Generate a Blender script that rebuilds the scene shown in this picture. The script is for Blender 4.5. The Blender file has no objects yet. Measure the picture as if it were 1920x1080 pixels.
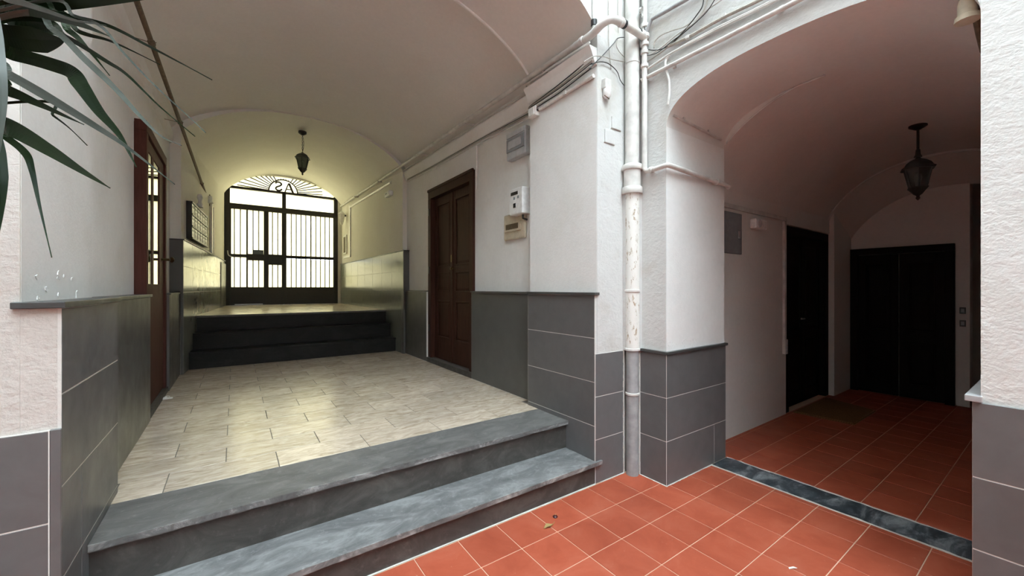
import bpy, bmesh, math, random
from mathutils import Vector, Matrix
random.seed(7)
scene = bpy.context.scene
COL = scene.collection

# ------------------------------------------------------------------ camera, sky, exposure
CAM_H = 1.66
FPX = 742.0
YAW = math.atan2(520.0, 742.0)
cd = bpy.data.cameras.new('camera'); cam = bpy.data.objects.new('camera', cd); COL.objects.link(cam)
cam.location = (0, 0, CAM_H); cam.rotation_euler = (math.radians(90), 0, -YAW)
cd.sensor_width = 36.0; cd.lens = FPX / 1920.0 * 36.0; cd.clip_start = 0.02
scene.camera = cam

SKY = 10.2
wd = bpy.data.worlds.new('overcast_sky'); scene.world = wd; wd.use_nodes = True
bg = wd.node_tree.nodes['Background']
bg.inputs['Color'].default_value = (0.82, 0.955, 1.04, 1); bg.inputs['Strength'].default_value = SKY

scene.view_settings.view_transform = 'Standard'; scene.view_settings.look = 'None'
scene.view_settings.exposure = 0.76; scene.view_settings.gamma = 1.0
scene.view_settings.use_curve_mapping = False

# ------------------------------------------------------------------ measuring helpers (photo pixel -> point on a real wall or floor plane)
FW = (math.sin(YAW), math.cos(YAW)); RT = (math.cos(YAW), -math.sin(YAW))
def ray(u, v):
    a = (u - 960) / FPX
    return Vector((FW[0] + RT[0] * a, FW[1] + RT[1] * a, (540 - v) / FPX))
def onx(u, v, x): r = ray(u, v); r = r * (x / r.x); r.z += CAM_H; return r
def ony(u, v, y): r = ray(u, v); r = r * (y / r.y); r.z += CAM_H; return r
def onz(u, v, z): r = ray(u, v); r = r * ((z - CAM_H) / r.z); r.z += CAM_H; return r
def atd(u, v, d): r = ray(u, v) * d; r.z += CAM_H; return r

# ------------------------------------------------------------------ materials
MATS = {}
def new_mat(name):
    m = bpy.data.materials.new(name); m.use_nodes = True; MATS[name] = m
    nt = m.node_tree; return m, nt, nt.nodes['Principled BSDF']
def nd(nt, t, **kw):
    n = nt.nodes.new(t)
    for k, v in kw.items():
        if k in n.inputs: n.inputs[k].default_value = v
        else: setattr(n, k, v)
    return n
def pos(nt, scale=(1, 1, 1)):
    g = nd(nt, 'ShaderNodeNewGeometry'); mp = nd(nt, 'ShaderNodeMapping'); mp.inputs['Scale'].default_value = scale
    nt.links.new(g.outputs['Position'], mp.inputs['Vector']); return mp.outputs['Vector']
def noise(nt, vec, scale, detail=4, rough=0.55, dist=0.0):
    n = nd(nt, 'ShaderNodeTexNoise'); n.inputs['Scale'].default_value = scale; n.inputs['Detail'].default_value = detail
    n.inputs['Roughness'].default_value = rough; n.inputs['Distortion'].default_value = dist
    nt.links.new(vec, n.inputs['Vector']); return n.outputs['Fac']
def ramp(nt, fac, stops):
    r = nd(nt, 'ShaderNodeValToRGB'); e = r.color_ramp.elements
    while len(e) < len(stops): e.new(0.5)
    for i, (p, c) in enumerate(stops): e[i].position = p; e[i].color = tuple(c) + (1,) if len(c) == 3 else c
    nt.links.new(fac, r.inputs['Fac']); return r.outputs['Color']
def mix(nt, fac, a, b, mode='MIX'):
    n = nd(nt, 'ShaderNodeMixRGB', blend_type=mode)
    for s, i in ((fac, 0), (a, 1), (b, 2)):
        if hasattr(s, 'is_output'): nt.links.new(s, n.inputs[i])
        else: n.inputs[i].default_value = s if i == 0 else (tuple(s) + (1,) if len(s) == 3 else s)
    return n.outputs[0]
def bump(nt, bsdf, h, strength, dist=0.01):
    b = nd(nt, 'ShaderNodeBump'); b.inputs['Strength'].default_value = strength; b.inputs['Distance'].default_value = dist
    nt.links.new(h, b.inputs['Height']); nt.links.new(b.outputs['Normal'], bsdf.inputs['Normal'])
def objrand(nt):
    return nd(nt, 'ShaderNodeObjectInfo').outputs['Random']
def vary(nt, col, lo, hi):
    mr = nd(nt, 'ShaderNodeMapRange'); nt.links.new(objrand(nt), mr.inputs['Value'])
    mr.inputs['To Min'].default_value = lo; mr.inputs['To Max'].default_value = hi
    h = nd(nt, 'ShaderNodeHueSaturation'); nt.links.new(mr.outputs[0], h.inputs['Value']); nt.links.new(col, h.inputs['Color'])
    return h.outputs['Color']

def plaster(name, base, dirt, dirt_lo=0.52, dirt_hi=0.75, bs=60, bstr=0.25, bd=0.006, coarse=0.0, rough=0.85):
    m, nt, b = new_mat(name); p = pos(nt)
    f = noise(nt, p, 1.7, 6, 0.6, 0.3)
    col = ramp(nt, f, [(dirt_lo - 0.2, base), (dirt_lo, [c * 0.96 for c in base]), (dirt_hi, dirt)])
    fine = noise(nt, p, 28, 3); col = mix(nt, 0.12, col, ramp(nt, fine, [(0.35, [c * .8 for c in base]), (0.65, [min(1, c * 1.05) for c in base])]))
    nt.links.new(col, b.inputs['Base Color']); b.inputs['Roughness'].default_value = rough
    h = noise(nt, p, bs, 5, 0.6)
    if coarse:
        h2 = noise(nt, pos(nt, (1, 1, 1.7)), 13, 6, 0.62, 0.5)
        mm = nd(nt, 'ShaderNodeMath', operation='MULTIPLY_ADD'); nt.links.new(h2, mm.inputs[0]); mm.inputs[1].default_value = coarse; nt.links.new(h, mm.inputs[2]); h = mm.outputs[0]
    bump(nt, b, h, bstr, bd); return m
plaster('plaster_white', (0.86, 0.855, 0.83), (0.76, 0.745, 0.70))
plaster('plaster_rough', (0.65, 0.65, 0.63), (0.50, 0.465, 0.40), 0.5, 0.74, 45, 0.34, 0.01, 2.0)
plaster('plaster_bright', (0.78, 0.79, 0.77), (0.66, 0.65, 0.61), 0.5, 0.76, 45, 0.34, 0.01, 2.0)
plaster('plaster_cream', (0.62, 0.585, 0.54), (0.50, 0.455, 0.40), 0.5, 0.74, 40, 0.5, 0.008, 1.5)
plaster('plaster_vault', (0.83, 0.805, 0.765), (0.79, 0.76, 0.71), 0.5, 0.85, 50, 0.1)
plaster('plaster_gate', (0.80, 0.78, 0.71), (0.74, 0.71, 0.63), 0.5, 0.85, 50, 0.12)
plaster('plaster_passage', (0.80, 0.775, 0.735), (0.73, 0.70, 0.655), 0.5, 0.8, 50, 0.12)
plaster('plaster_grey', (0.30, 0.285, 0.265), (0.22, 0.21, 0.195))
plaster('grout', (0.72, 0.70, 0.66), (0.55, 0.53, 0.5))
plaster('grout_red', (0.66, 0.42, 0.30), (0.52, 0.30, 0.21))
plaster('grout_dark', (0.13, 0.11, 0.09), (0.09, 0.075, 0.06))
plaster('mortar', (0.75, 0.73, 0.69), (0.5, 0.48, 0.45), 0.5, 0.7, 60, 0.6, 0.01, 1.0)

def tile_mat(name, base, spot, rough, var=(0.9, 1.08), spec=0.5, scale=9, amt=0.35):
    m, nt, b = new_mat(name); p = pos(nt)
    f = noise(nt, p, scale, 5, 0.6, 0.4)
    col = mix(nt, amt, base, ramp(nt, f, [(0.35, base), (0.72, spot)]))
    nt.links.new(vary(nt, col, *var), b.inputs['Base Color'])
    rr = ramp(nt, noise(nt, p, 5, 4), [(0.3, (rough * .8,) * 3), (0.7, (min(1, rough * 1.25),) * 3)])
    nt.links.new(rr, b.inputs['Roughness']); b.inputs['Specular IOR Level'].default_value = spec
    return m
tile_mat('dado_tile', (0.125, 0.122, 0.121), (0.175, 0.172, 0.172), 0.42)
tile_mat('dado_dark', (0.096, 0.095, 0.089), (0.12, 0.118, 0.112), 0.38, (0.98, 1.02))
tile_mat('dado_gloss', (0.20, 0.215, 0.19), (0.26, 0.27, 0.24), 0.20, (0.95, 1.05), 0.3)
tile_mat('cap_stone', (0.055, 0.055, 0.053), (0.10, 0.10, 0.10), 0.4)
tile_mat('cap_light', (0.38, 0.38, 0.38), (0.48, 0.48, 0.48), 0.4)
def red_tile():
    m, nt, b = new_mat('red_tile'); p = pos(nt)
    f = noise(nt, p, 3.2, 6, 0.65, 0.6)
    col = ramp(nt, f, [(0.3, (0.31, 0.060, 0.029)), (0.52, (0.375, 0.080, 0.040)), (0.75, (0.42, 0.108, 0.06))])
    sp = noise(nt, p, 46, 3, 0.5); col = mix(nt, ramp(nt, sp, [(0.70, (0, 0, 0)), (0.78, (0.5, 0.5, 0.5))]), col, (0.55, 0.32, 0.24))
    nt.links.new(vary(nt, col, 0.90, 1.08), b.inputs['Base Color'])
    b.inputs['Roughness'].default_value = 0.5; b.inputs['Specular IOR Level'].default_value = 0.35
    bump(nt, b, noise(nt, p, 90, 3), 0.06, 0.002)
red_tile()
def marble():
    m, nt, b = new_mat('marble'); p = pos(nt, (1.0, 3.4, 1.0))
    oi = nd(nt, 'ShaderNodeObjectInfo'); ad = nd(nt, 'ShaderNodeVectorMath', operation='ADD')
    cb = nd(nt, 'ShaderNodeMath', operation='MULTIPLY'); nt.links.new(oi.outputs['Random'], cb.inputs[0]); cb.inputs[1].default_value = 37.0
    nt.links.new(p, ad.inputs[0]); nt.links.new(cb.outputs[0], ad.inputs[1])
    f = noise(nt, ad.outputs[0], 4.5, 8, 0.68, 1.6)
    col = ramp(nt, f, [(0.26, (0.25, 0.18, 0.125)), (0.42, (0.46, 0.37, 0.28)), (0.58, (0.61, 0.51, 0.41)), (0.8, (0.72, 0.63, 0.53))])
    v = noise(nt, ad.outputs[0], 13, 6, 0.7, 2.0); col = mix(nt, ramp(nt, v, [(0.64, (0, 0, 0)), (0.78, (0.45, 0.45, 0.45))]), col, (0.24, 0.19, 0.14))
    nt.links.new(vary(nt, col, 0.86, 1.08), b.inputs['Base Color'])
    rr = ramp(nt, noise(nt, pos(nt), 3, 4), [(0.3, (0.19,) * 3), (0.7, (0.265,) * 3)]); nt.links.new(rr, b.inputs['Roughness'])
marble()
def slate(name, a, bcol, c, rough=0.55):
    m, nt, b = new_mat(name); p = pos(nt, (1.0, 2.2, 1.6))
    f = noise(nt, p, 3.0, 8, 0.7, 1.2)
    col = ramp(nt, f, [(0.33, a), (0.5, bcol), (0.66, c)])
    w = noise(nt, pos(nt), 22, 6, 0.7); col = mix(nt, ramp(nt, w, [(0.57, (0, 0, 0)), (0.74, (0.5, 0.5, 0.5))]), col, [min(1, x * 1.5) for x in c])
    nt.links.new(col, b.inputs['Base Color']); b.inputs['Roughness'].default_value = rough
    bump(nt, b, noise(nt, p, 40, 5, 0.6), 0.15, 0.004)
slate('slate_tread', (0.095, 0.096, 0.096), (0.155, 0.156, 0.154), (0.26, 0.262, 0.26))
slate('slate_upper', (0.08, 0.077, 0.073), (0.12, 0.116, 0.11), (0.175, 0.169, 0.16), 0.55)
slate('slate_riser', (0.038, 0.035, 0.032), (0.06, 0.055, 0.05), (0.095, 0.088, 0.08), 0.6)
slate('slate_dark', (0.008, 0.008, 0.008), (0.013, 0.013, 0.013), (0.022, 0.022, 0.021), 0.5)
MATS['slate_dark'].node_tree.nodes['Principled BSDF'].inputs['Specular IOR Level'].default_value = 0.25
slate('slate_worn', (0.075, 0.075, 0.073), (0.15, 0.15, 0.147), (0.40, 0.40, 0.385), 0.7)
slate('threshold_stone', (0.018, 0.024, 0.028), (0.05, 0.06, 0.068), (0.26, 0.275, 0.285), 0.4)
def wood(name, a, bcol, rough=0.45):
    m, nt, b = new_mat(name); p = pos(nt, (14, 14, 1.2))
    f = noise(nt, p, 3.0, 6, 0.6, 0.8)
    nt.links.new(ramp(nt, f, [(0.3, a), (0.7, bcol)]), b.inputs['Base Color']); b.inputs['Roughness'].default_value = rough
    bump(nt, b, f, 0.08, 0.003)
wood('wood_mahogany', (0.034, 0.013, 0.009), (0.062, 0.024, 0.016), 0.6)
wood('wood_red', (0.062, 0.018, 0.013), (0.09, 0.03, 0.022), 0.7)
wood('wood_black', (0.004, 0.0035, 0.0035), (0.008, 0.007, 0.0065), 0.6)
for k_, v_ in (('wood_black', 0.12), ('wood_red', 0.2), ('wood_mahogany', 0.14)): MATS[k_].node_tree.nodes['Principled BSDF'].inputs['Specular IOR Level'].default_value = v_
def plain(name, col, rough=0.5, metal=0.0, spec=0.5, var=None, nscale=20, namt=0.12):
    m, nt, b = new_mat(name); f = noise(nt, pos(nt), nscale, 4)
    c = ramp(nt, f, [(0.3, [x * (1 - namt) for x in col]), (0.7, [min(1, x * (1 + namt)) for x in col])])
    if var: c = vary(nt, c, *var)
    nt.links.new(c, b.inputs['Base Color']); b.inputs['Roughness'].default_value = rough; b.inputs['Metallic'].default_value = metal
    b.inputs['Specular IOR Level'].default_value = spec; return m
plain('iron_black', (0.016, 0.015, 0.012), 0.45)
plain('iron_gate', (0.020, 0.018, 0.013), 0.5)
plain('iron_rust', (0.14, 0.105, 0.065), 0.7, 0, 0.3, None, 40, 0.3)
plain('pipe_white', (0.64, 0.625, 0.59), 0.45, 0, 0.4, None, 9, 0.17)
plain('pipe_grey', (0.34, 0.34, 0.34), 0.55, 0, 0.4, None, 14, 0.18)
def flaky():
    m, nt, b = new_mat('pipe_flaky'); p = pos(nt, (1, 1, 0.35)); f = noise(nt, p, 34, 6, 0.7, 0.6)
    col = ramp(nt, f, [(0.56, (0.76, 0.745, 0.70)), (0.60, (0.46, 0.40, 0.31)), (0.66, (0.33, 0.22, 0.12)), (0.72, (0.55, 0.50, 0.44))])
    nt.links.new(col, b.inputs['Base Color']); b.inputs['Roughness'].default_value = 0.6; bump(nt, b, f, 0.4, 0.006)
flaky()
plain('pvc_white', (0.80, 0.79, 0.76), 0.35)
plain('plastic_grey', (0.50, 0.52, 0.53), 0.4)
plain('plastic_grey_dark', (0.24, 0.26, 0.27), 0.4)
plain('plastic_white', (0.82, 0.82, 0.80), 0.35)
plain('plastic_cream', (0.62, 0.55, 0.42), 0.45)
plain('plastic_black', (0.02, 0.02, 0.02), 0.4)
plain('cable_black', (0.025, 0.024, 0.022), 0.5)
plain('cable_grey', (0.42, 0.39, 0.34), 0.55, 0, 0.3, None, 30, 0.2)
plain('brass_dark', (0.11, 0.075, 0.03), 0.35, 0.8)
plain('steel', (0.55, 0.54, 0.52), 0.3, 0.9)
plain('doormat', (0.20, 0.105, 0.045), 0.95, 0, 0.1, None, 90, 0.35)
plain('paper', (0.60, 0.60, 0.42), 0.8)
plain('paper_white', (0.78, 0.77, 0.73), 0.8)
plain('dry_leaf', (0.30, 0.20, 0.07), 0.7)
plain('berry', (0.06, 0.008, 0.008), 0.4)
plain('terracotta', (0.36, 0.13, 0.07), 0.8)
plain('soil', (0.03, 0.02, 0.014), 0.95)
plain('trunk', (0.10, 0.075, 0.05), 0.85)
plain('asphalt', (0.22, 0.22, 0.21), 0.9)
plain('car_blue', (0.10, 0.13, 0.16), 0.5)
def leafmat(name, a, bcol, rough, spec):
    m, nt, b = new_mat(name); f = noise(nt, pos(nt), 9, 3)
    nt.links.new(vary(nt, ramp(nt, f, [(0.3, a), (0.7, bcol)]), 0.75, 1.2), b.inputs['Base Color']); b.inputs['Roughness'].default_value = rough; b.inputs['Specular IOR Level'].default_value = spec
leafmat('leaf_dark', (0.004, 0.011, 0.003), (0.010, 0.022, 0.006), 0.36, 0.09)
leafmat('leaf_sheen', (0.04, 0.052, 0.042), (0.09, 0.105, 0.088), 0.35, 0.3)  # grey base colour paints the sky sheen onto some blades
def glassy(name, col, rough, spec=0.8):
    m, nt, b = new_mat(name); b.inputs['Base Color'].default_value = col + (1,); b.inputs['Roughness'].default_value = rough; b.inputs['Specular IOR Level'].default_value = spec
    return m
glassy('door_glass', (0.02, 0.02, 0.018), 0.03)
def frosted():
    m = bpy.data.materials.new('frosted_pane'); m.use_nodes = True; MATS['frosted_pane'] = m
    nt = m.node_tree; nt.nodes.remove(nt.nodes['Principled BSDF']); out = nt.nodes['Material Output']
    t = nd(nt, 'ShaderNodeBsdfTranslucent'); g = nd(nt, 'ShaderNodeBsdfGlossy'); g.inputs['Roughness'].default_value = 0.15
    f = noise(nt, pos(nt), 1.6, 3)
    c = ramp(nt, f, [(0.35, (0.64, 0.57, 0.39)), (0.6, (0.68, 0.61, 0.46))]); nt.links.new(c, t.inputs['Color'])
    mx = nd(nt, 'ShaderNodeMixShader'); mx.inputs[0].default_value = 0.04
    nt.links.new(t.outputs[0], mx.inputs[1]); nt.links.new(g.outputs[0], mx.inputs[2]); nt.links.new(mx.outputs[0], out.inputs['Surface'])
frosted()
def clear_glass():
    m = bpy.data.materials.new('lantern_glass'); m.use_nodes = True; MATS['lantern_glass'] = m
    nt = m.node_tree; nt.nodes.remove(nt.nodes['Principled BSDF']); out = nt.nodes['Material Output']
    t = nd(nt, 'ShaderNodeBsdfTransparent'); t.inputs['Color'].default_value = (0.55, 0.56, 0.55, 1)
    g = nd(nt, 'ShaderNodeBsdfGlossy'); g.inputs['Roughness'].default_value = 0.12
    mx = nd(nt, 'ShaderNodeMixShader'); mx.inputs[0].default_value = 0.12
    nt.links.new(t.outputs[0], mx.inputs[1]); nt.links.new(g.outputs[0], mx.inputs[2]); nt.links.new(mx.outputs[0], out.inputs['Surface'])
clear_glass()

# ------------------------------------------------------------------ mesh builder
WL = {}
class MB:
    def __init__(s): s.v = []; s.f = []
    def add(s, vs, fs):
        n = len(s.v); s.v += [Vector(p) for p in vs]; s.f += [tuple(i + n for i in f) for f in fs]; return s
    def box(s, x0, x1, y0, y1, z0, z1):
        return s.add([(x0, y0, z0), (x1, y0, z0), (x1, y1, z0), (x0, y1, z0), (x0, y0, z1), (x1, y0, z1), (x1, y1, z1), (x0, y1, z1)],
                     [(0, 3, 2, 1), (4, 5, 6, 7), (0, 1, 5, 4), (1, 2, 6, 5), (2, 3, 7, 6), (3, 0, 4, 7)])
    def prism(s, poly, z0, z1):
        n = len(poly)
        return s.add([(x, y, z0) for x, y in poly] + [(x, y, z1) for x, y in poly],
                     [tuple(range(n - 1, -1, -1)), tuple(range(n, 2 * n))] + [(i, (i + 1) % n, n + (i + 1) % n, n + i) for i in range(n)])
    def ext(s, poly, d):                       # any planar loop of 3D points pushed along d
        n = len(poly); d = Vector(d)
        return s.add([Vector(p) for p in poly] + [Vector(p) + d for p in poly],
                     [tuple(range(n - 1, -1, -1)), tuple(range(n, 2 * n))] + [(i, (i + 1) % n, n + (i + 1) % n, n + i) for i in range(n)])
    def tube(s, pts, r, n=10, closed=False):
        pts = [Vector(p) for p in pts]; m = len(pts); rr = r if isinstance(r, (list, tuple)) else [r] * m
        vs = []; up = None
        for i, p in enumerate(pts):
            a = pts[i - 1] if (i > 0 or closed) else p; b = pts[(i + 1) % m] if (i < m - 1 or closed) else p
            t = (b - a).normalized()
            if up is None:
                up = Vector((0, 0, 1)) if abs(t.z) < 0.9 else Vector((1, 0, 0))
            sd = t.cross(up).normalized(); up = sd.cross(t).normalized()
            for k in range(n):
                w = 2 * math.pi * k / n; vs.append(p + (sd * math.cos(w) + up * math.sin(w)) * rr[i])
        fs = []
        for i in range(m if closed else m - 1):
            j = (i + 1) % m
            for k in range(n): fs.append((i * n + k, i * n + (k + 1) % n, j * n + (k + 1) % n, j * n + k))
        if not closed: fs += [tuple(range(n - 1, -1, -1)), tuple(range((m - 1) * n, m * n))]
        return s.add(vs, fs)
    def lathe(s, prof, c, n=24, rot=0.0, axis='z'):
        vs = []
        for r, z in prof:
            for k in range(n):
                w = 2 * math.pi * k / n + rot; a, b = r * math.cos(w), r * math.sin(w)
                vs.append({'z': (c[0] + a, c[1] + b, c[2] + z), 'x': (c[0] + z, c[1] + a, c[2] + b), 'y': (c[0] + a, c[1] + z, c[2] + b)}[axis])
        m = len(prof); fs = [(i * n + k, i * n + (k + 1) % n, (i + 1) * n + (k + 1) % n, (i + 1) * n + k) for i in range(m - 1) for k in range(n)]
        fs += [tuple(range(n - 1, -1, -1)), tuple(range((m - 1) * n, m * n))]
        return s.add(vs, fs)
    def loft(s, rows, flip=False):
        n = len(rows[0]); vs = [p for r in rows for p in r]
        return s.add(vs, [(i * n + k, i * n + k + 1, (i + 1) * n + k + 1, (i + 1) * n + k) for i in range(len(rows) - 1) for k in range(n - 1)])
    def build(s, name, mat, parent=None, smooth=False, bevel=0.0, local=False, **tags):
        off = Vector((0, 0, 0)) if local else (WL.get(parent.name, Vector((0, 0, 0))) if parent else Vector((0, 0, 0)))
        me = bpy.data.meshes.new(name); me.from_pydata([tuple(p - off) for p in s.v], [], s.f); me.update()
        bm = bmesh.new(); bm.from_mesh(me); bmesh.ops.recalc_face_normals(bm, faces=bm.faces); bm.to_mesh(me); bm.free()
        me.materials.append(MATS[mat])
        if smooth:
            me.polygons.foreach_set('use_smooth', [True] * len(me.polygons)); me.set_sharp_from_angle(angle=math.radians(42))
        o = bpy.data.objects.new(name, me); COL.objects.link(o)
        if parent: o.parent = parent; WL[o.name] = off.copy()
        else: WL[o.name] = Vector((0, 0, 0))
        if bevel:
            b = o.modifiers.new('edge', 'BEVEL'); b.width = bevel; b.segments = 2; b.limit_method = 'ANGLE'
        for k, v in tags.items(): o[k] = v
        return o
def T(name, label, cat, loc, group=None, rz=0.0):
    o = bpy.data.objects.new(name, None); COL.objects.link(o); o.location = loc; o.rotation_euler = (0, 0, rz); o.empty_display_size = 0.1
    WL[o.name] = Vector(loc); o['label'] = label; o['category'] = cat
    if group: o['group'] = group
    return o
def S(mb, name, mat, label=None, parent=None, **kw):
    o = mb.build(name, mat, parent, **kw)
    if not parent: o['kind'] = 'structure'; o['category'] = name.split('_')[0]; o['label'] = label or name.replace('_', ' ')
    elif label: o['label'] = label
    return o
_cache = {}
def tile(parent, name, mat, x0, x1, y0, y1, z0, z1, ch=0.002):
    k = (round(x1 - x0, 4), round(y1 - y0, 4), round(z1 - z0, 4), mat, name, ch)
    if k not in _cache:
        bm = bmesh.new(); bmesh.ops.create_cube(bm, size=1); bmesh.ops.scale(bm, vec=(k[0], k[1], k[2]), verts=bm.verts)
        bmesh.ops.bevel(bm, geom=bm.edges[:], offset=min(ch, 0.3 * min(k[:3])), segments=1, affect='EDGES')
        me = bpy.data.meshes.new(name); bm.to_mesh(me); bm.free(); me.materials.append(MATS[mat]); _cache[k] = me
    o = bpy.data.objects.new(name, _cache[k]); COL.objects.link(o); o.parent = parent
    o.location = Vector(((x0 + x1) / 2, (y0 + y1) / 2, (z0 + z1) / 2)) - WL[parent.name]
    WL[o.name] = Vector((0, 0, 0)); return o
def smooth_path(pts, n=6):
    pts = [Vector(p) for p in pts]; out = []
    for i in range(len(pts) - 1):
        p0 = pts[max(i - 1, 0)]; p1 = pts[i]; p2 = pts[i + 1]; p3 = pts[min(i + 2, len(pts) - 1)]
        for k in range(n):
            t = k / n
            out.append(0.5 * ((2 * p1) + (p2 - p0) * t + (2 * p0 - 5 * p1 + 4 * p2 - p3) * t * t + (3 * p1 - p0 - 3 * p2 + p3) * t ** 3))
    out.append(pts[-1]); return out
def prof(t): return max(0.0, 1 - abs(t) ** 2.2) ** 0.75
def arch_x(xc, a, sz, r, y, n=44):       # arch curve in a plane y = const
    return [Vector((xc - a * math.cos(math.pi * k / n), y, sz + r * prof(math.cos(math.pi * k / n)))) for k in range(n + 1)]
def prof2(t): return max(0.0, 1 - abs(t) ** 2.4) ** 0.42
def arch_y(yc, a, sz, r, x, n=44, e=prof):
    return [Vector((x, yc - a * math.cos(math.pi * k / n), sz + r * e(math.cos(math.pi * k / n)))) for k in range(n + 1)]
def up_to(curve, z): return [Vector((p.x, p.y, z)) for p in curve]

def ragged(x0, y0, x1, y1, n, amp):
    return [(x0 + (x1 - x0) * k / n + (random.uniform(-amp, amp) if abs(y1 - y0) > abs(x1 - x0) else 0),
             y0 + (y1 - y0) * k / n + (random.uniform(-amp, amp) if abs(y1 - y0) <= abs(x1 - x0) else 0)) for k in range(n + 1)]
ZF = 0.445      # marble corridor floor
ZP = 1.21       # landing at the gate
TOP = 15.0
# ================================================================== STRUCTURE: floors
fc = S(MB().box(-4.0, 3.66, -4.0, 2.36, -0.14, -0.003), 'floor_courtyard', 'grout_red', 'red tiled courtyard floor with pale joints')
PX0, PY0, P = 2.10, 1.73, 0.30
def grid(a0, o, lo, hi, far):
    ks = []; k = math.floor((lo - o) / P)
    while o + k * P < hi - 0.004: ks.append((max(lo, o + k * P), min(hi, o + (k + 1) * P))); k += 1
    return ks
G = 0.0028
outer = MB()
for (x0, x1) in grid(0, PX0, -4.0, 3.655, 0):
    for (y0, y1) in grid(0, PY0, -4.0, 2.345, 0):
        if x1 - x0 < 0.02 or y1 - y0 < 0.02: continue
        if x0 > 2.95 and y0 > 1.95: continue
        if x0 > 2.95: y1 = min(y1, 1.968)
        if x1 > -0.62 and y1 > -0.1:
            tile(fc, 'tile', 'red_tile', x0 + G, x1 - G, y0 + G, y1 - G, -0.012, 0.0 + random.uniform(-.0005, .0005), 0.0015)
        else: outer.box(x0 + G, x1 - G, y0 + G, y1 - G, -0.012, 0.0)
outer.build('tile_field', 'red_tile', fc, kind='stuff')
MB().prism(ragged(2.955, 1.962, 3.66, 1.962, 40, 0.002) + ragged(3.66, 1.9695, 2.955, 1.9695, 8, 0), 0, 0.004).build('mortar_line', 'mortar', fc)
MB().prism(ragged(2.951, 1.962, 2.951, 2.24, 20, 0.002) + ragged(2.9595, 2.24, 2.9595, 1.962, 6, 0), 0, 0.004).build('mortar_line', 'mortar', fc)
MB().prism(ragged(2.56, 2.33, 2.87, 2.33, 20, 0.002) + ragged(2.87, 2.3375, 2.56, 2.3375, 6, 0), 0, 0.004).build('mortar_line', 'mortar', fc)
fp = S(MB().box(3.66, 9.95, -0.5, 2.65, -0.14, -0.003), 'floor_passage', 'grout_red', 'dim red tiled floor inside the side passage')
for (x0, x1) in grid(0, 3.98, 3.95, 8.36, 0):
    for (y0, y1) in grid(0, PY0 + 0.13, -0.08, 2.21, 0):
        if x1 - x0 < 0.02 or y1 - y0 < 0.02: continue
        tile(fp, 'tile', 'red_tile', x0 + G, x1 - G, y0 + G, y1 - G, -0.012, random.uniform(-.0005, .0005), 0.0015)
# slate sill across the passage mouth, with ragged edges
th = T('threshold_slab', 'worn dark slate threshold slab between courtyard tiles and passage tiles', 'threshold', (3.8, 1.1, 0))
MB().prism(ragged(3.668, 0.25, 3.668, 1.965, 26, 0.007) + ragged(3.942, 1.965, 3.942, 0.25, 22, 0.014), -0.01, 0.006).build('slab', 'threshold_stone', th, bevel=0.003)
for nm, xx in (('mortar_bead', 3.663), ('mortar_bead', 3.951)):
    MB().prism(ragged(xx - 0.006, 0.25, xx - 0.006, 1.965, 40, 0.005) + ragged(xx + 0.006, 1.965, xx + 0.006, 0.25, 40, 0.005), -0.01, 0.0045).build(nm, 'mortar', th)

fm = S(MB().box(-0.9, 2.9, 3.10, 7.7, 0.2, ZF - 0.002), 'floor_corridor', 'grout_dark', 'polished beige marble corridor floor laid in running bond')
row = 0; y = 3.112
while y < 7.58:
    y1 = min(y + 0.302, 7.58); x = -0.35 - 0.6 * 3 if row % 2 == 0 else -0.05 - 0.6 * 3
    while x < 2.66:
        a, b = max(x, -0.66 if y > 3.25 else -0.585), min(x + 0.6, 2.68 if y > 3.25 else 2.515)
        if b - a > 0.02: tile(fm, 'marble_plank', 'marble', a + .0026, b - .0026, y + .0034, y1 - .0034, ZF - 0.03, ZF + random.uniform(-.0004, .0004), 0.001)
        x += 0.6
    y = y1; row += 1
fl = S(MB().box(-0.7, 2.7, 8.2, 12.9, 0.0, ZP).box(-0.7, 2.7, 7.6, 8.19, 0.0, 0.66), 'floor_landing', 'marble', 'raised pale marble landing in front of the iron gate')
S(MB().box(-9, 11, 12.9, 30, 0.9, ZP - 0.05), 'floor_street_bounce', 'asphalt', 'unseen street slab outside the iron gate, added to bounce light')  # unseen ground slab, added to bounce light outside the gate

# ================================================================== STRUCTURE: corridor shell
w1 = MB().box(-4.2, -0.68, 2.345, 3.28, 0, TOP).box(-0.69, -0.582, 2.347, 3.28, 0, 1.578)
wl = S(w1, 'wall_facade_west', 'plaster_cream', 'rough cream plaster pier beside the corridor mouth')
# smooth white lining on the inner side of the west pier
S(MB().box(-0.69, -0.6785, 2.352, 3.28, 1.5, 4.6), 'wall_west_lining', 'plaster_white', 'smooth white plaster on the inner side of the west pier', parent=wl)
w2 = MB().box(2.53, 3.4, 2.345, 3.28, 0, TOP).box(2.512, 2.55, 2.347, 3.28, 0, 1.6)
wr = S(w2, 'wall_facade_east', 'plaster_rough', 'whitewashed plaster pier between the two archways')
S(MB().box(2.5285, 2.54, 2.350, 3.28, 1.6, 3.55), 'wall_east_lining', 'plaster_white', 'smooth white plaster on the inner side of the east pier', parent=wr)
c0 = arch_x(0.925, 1.605, 3.83, 0.56, 2.345); c1 = arch_x(0.925, 1.605, 3.83, 0.56, 3.28)
S(MB().loft([c0, up_to(c0, TOP)]).loft([c1, up_to(c1, TOP)]), 'wall_above_corridor_arch', 'plaster_rough', 'whitewashed wall above the corridor arch')
S(MB().loft([c0, c1]), 'ceiling_arch_soffit', 'plaster_vault', 'plastered underside of the corridor entrance arch', smooth=True)
S(MB().tube([p + Vector((0, -0.004, -0.004)) for p in c1], 0.014, 8), 'trim_11', 'plaster_white', 'thin plaster bead where the entrance arch meets the vault', smooth=True)
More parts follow.
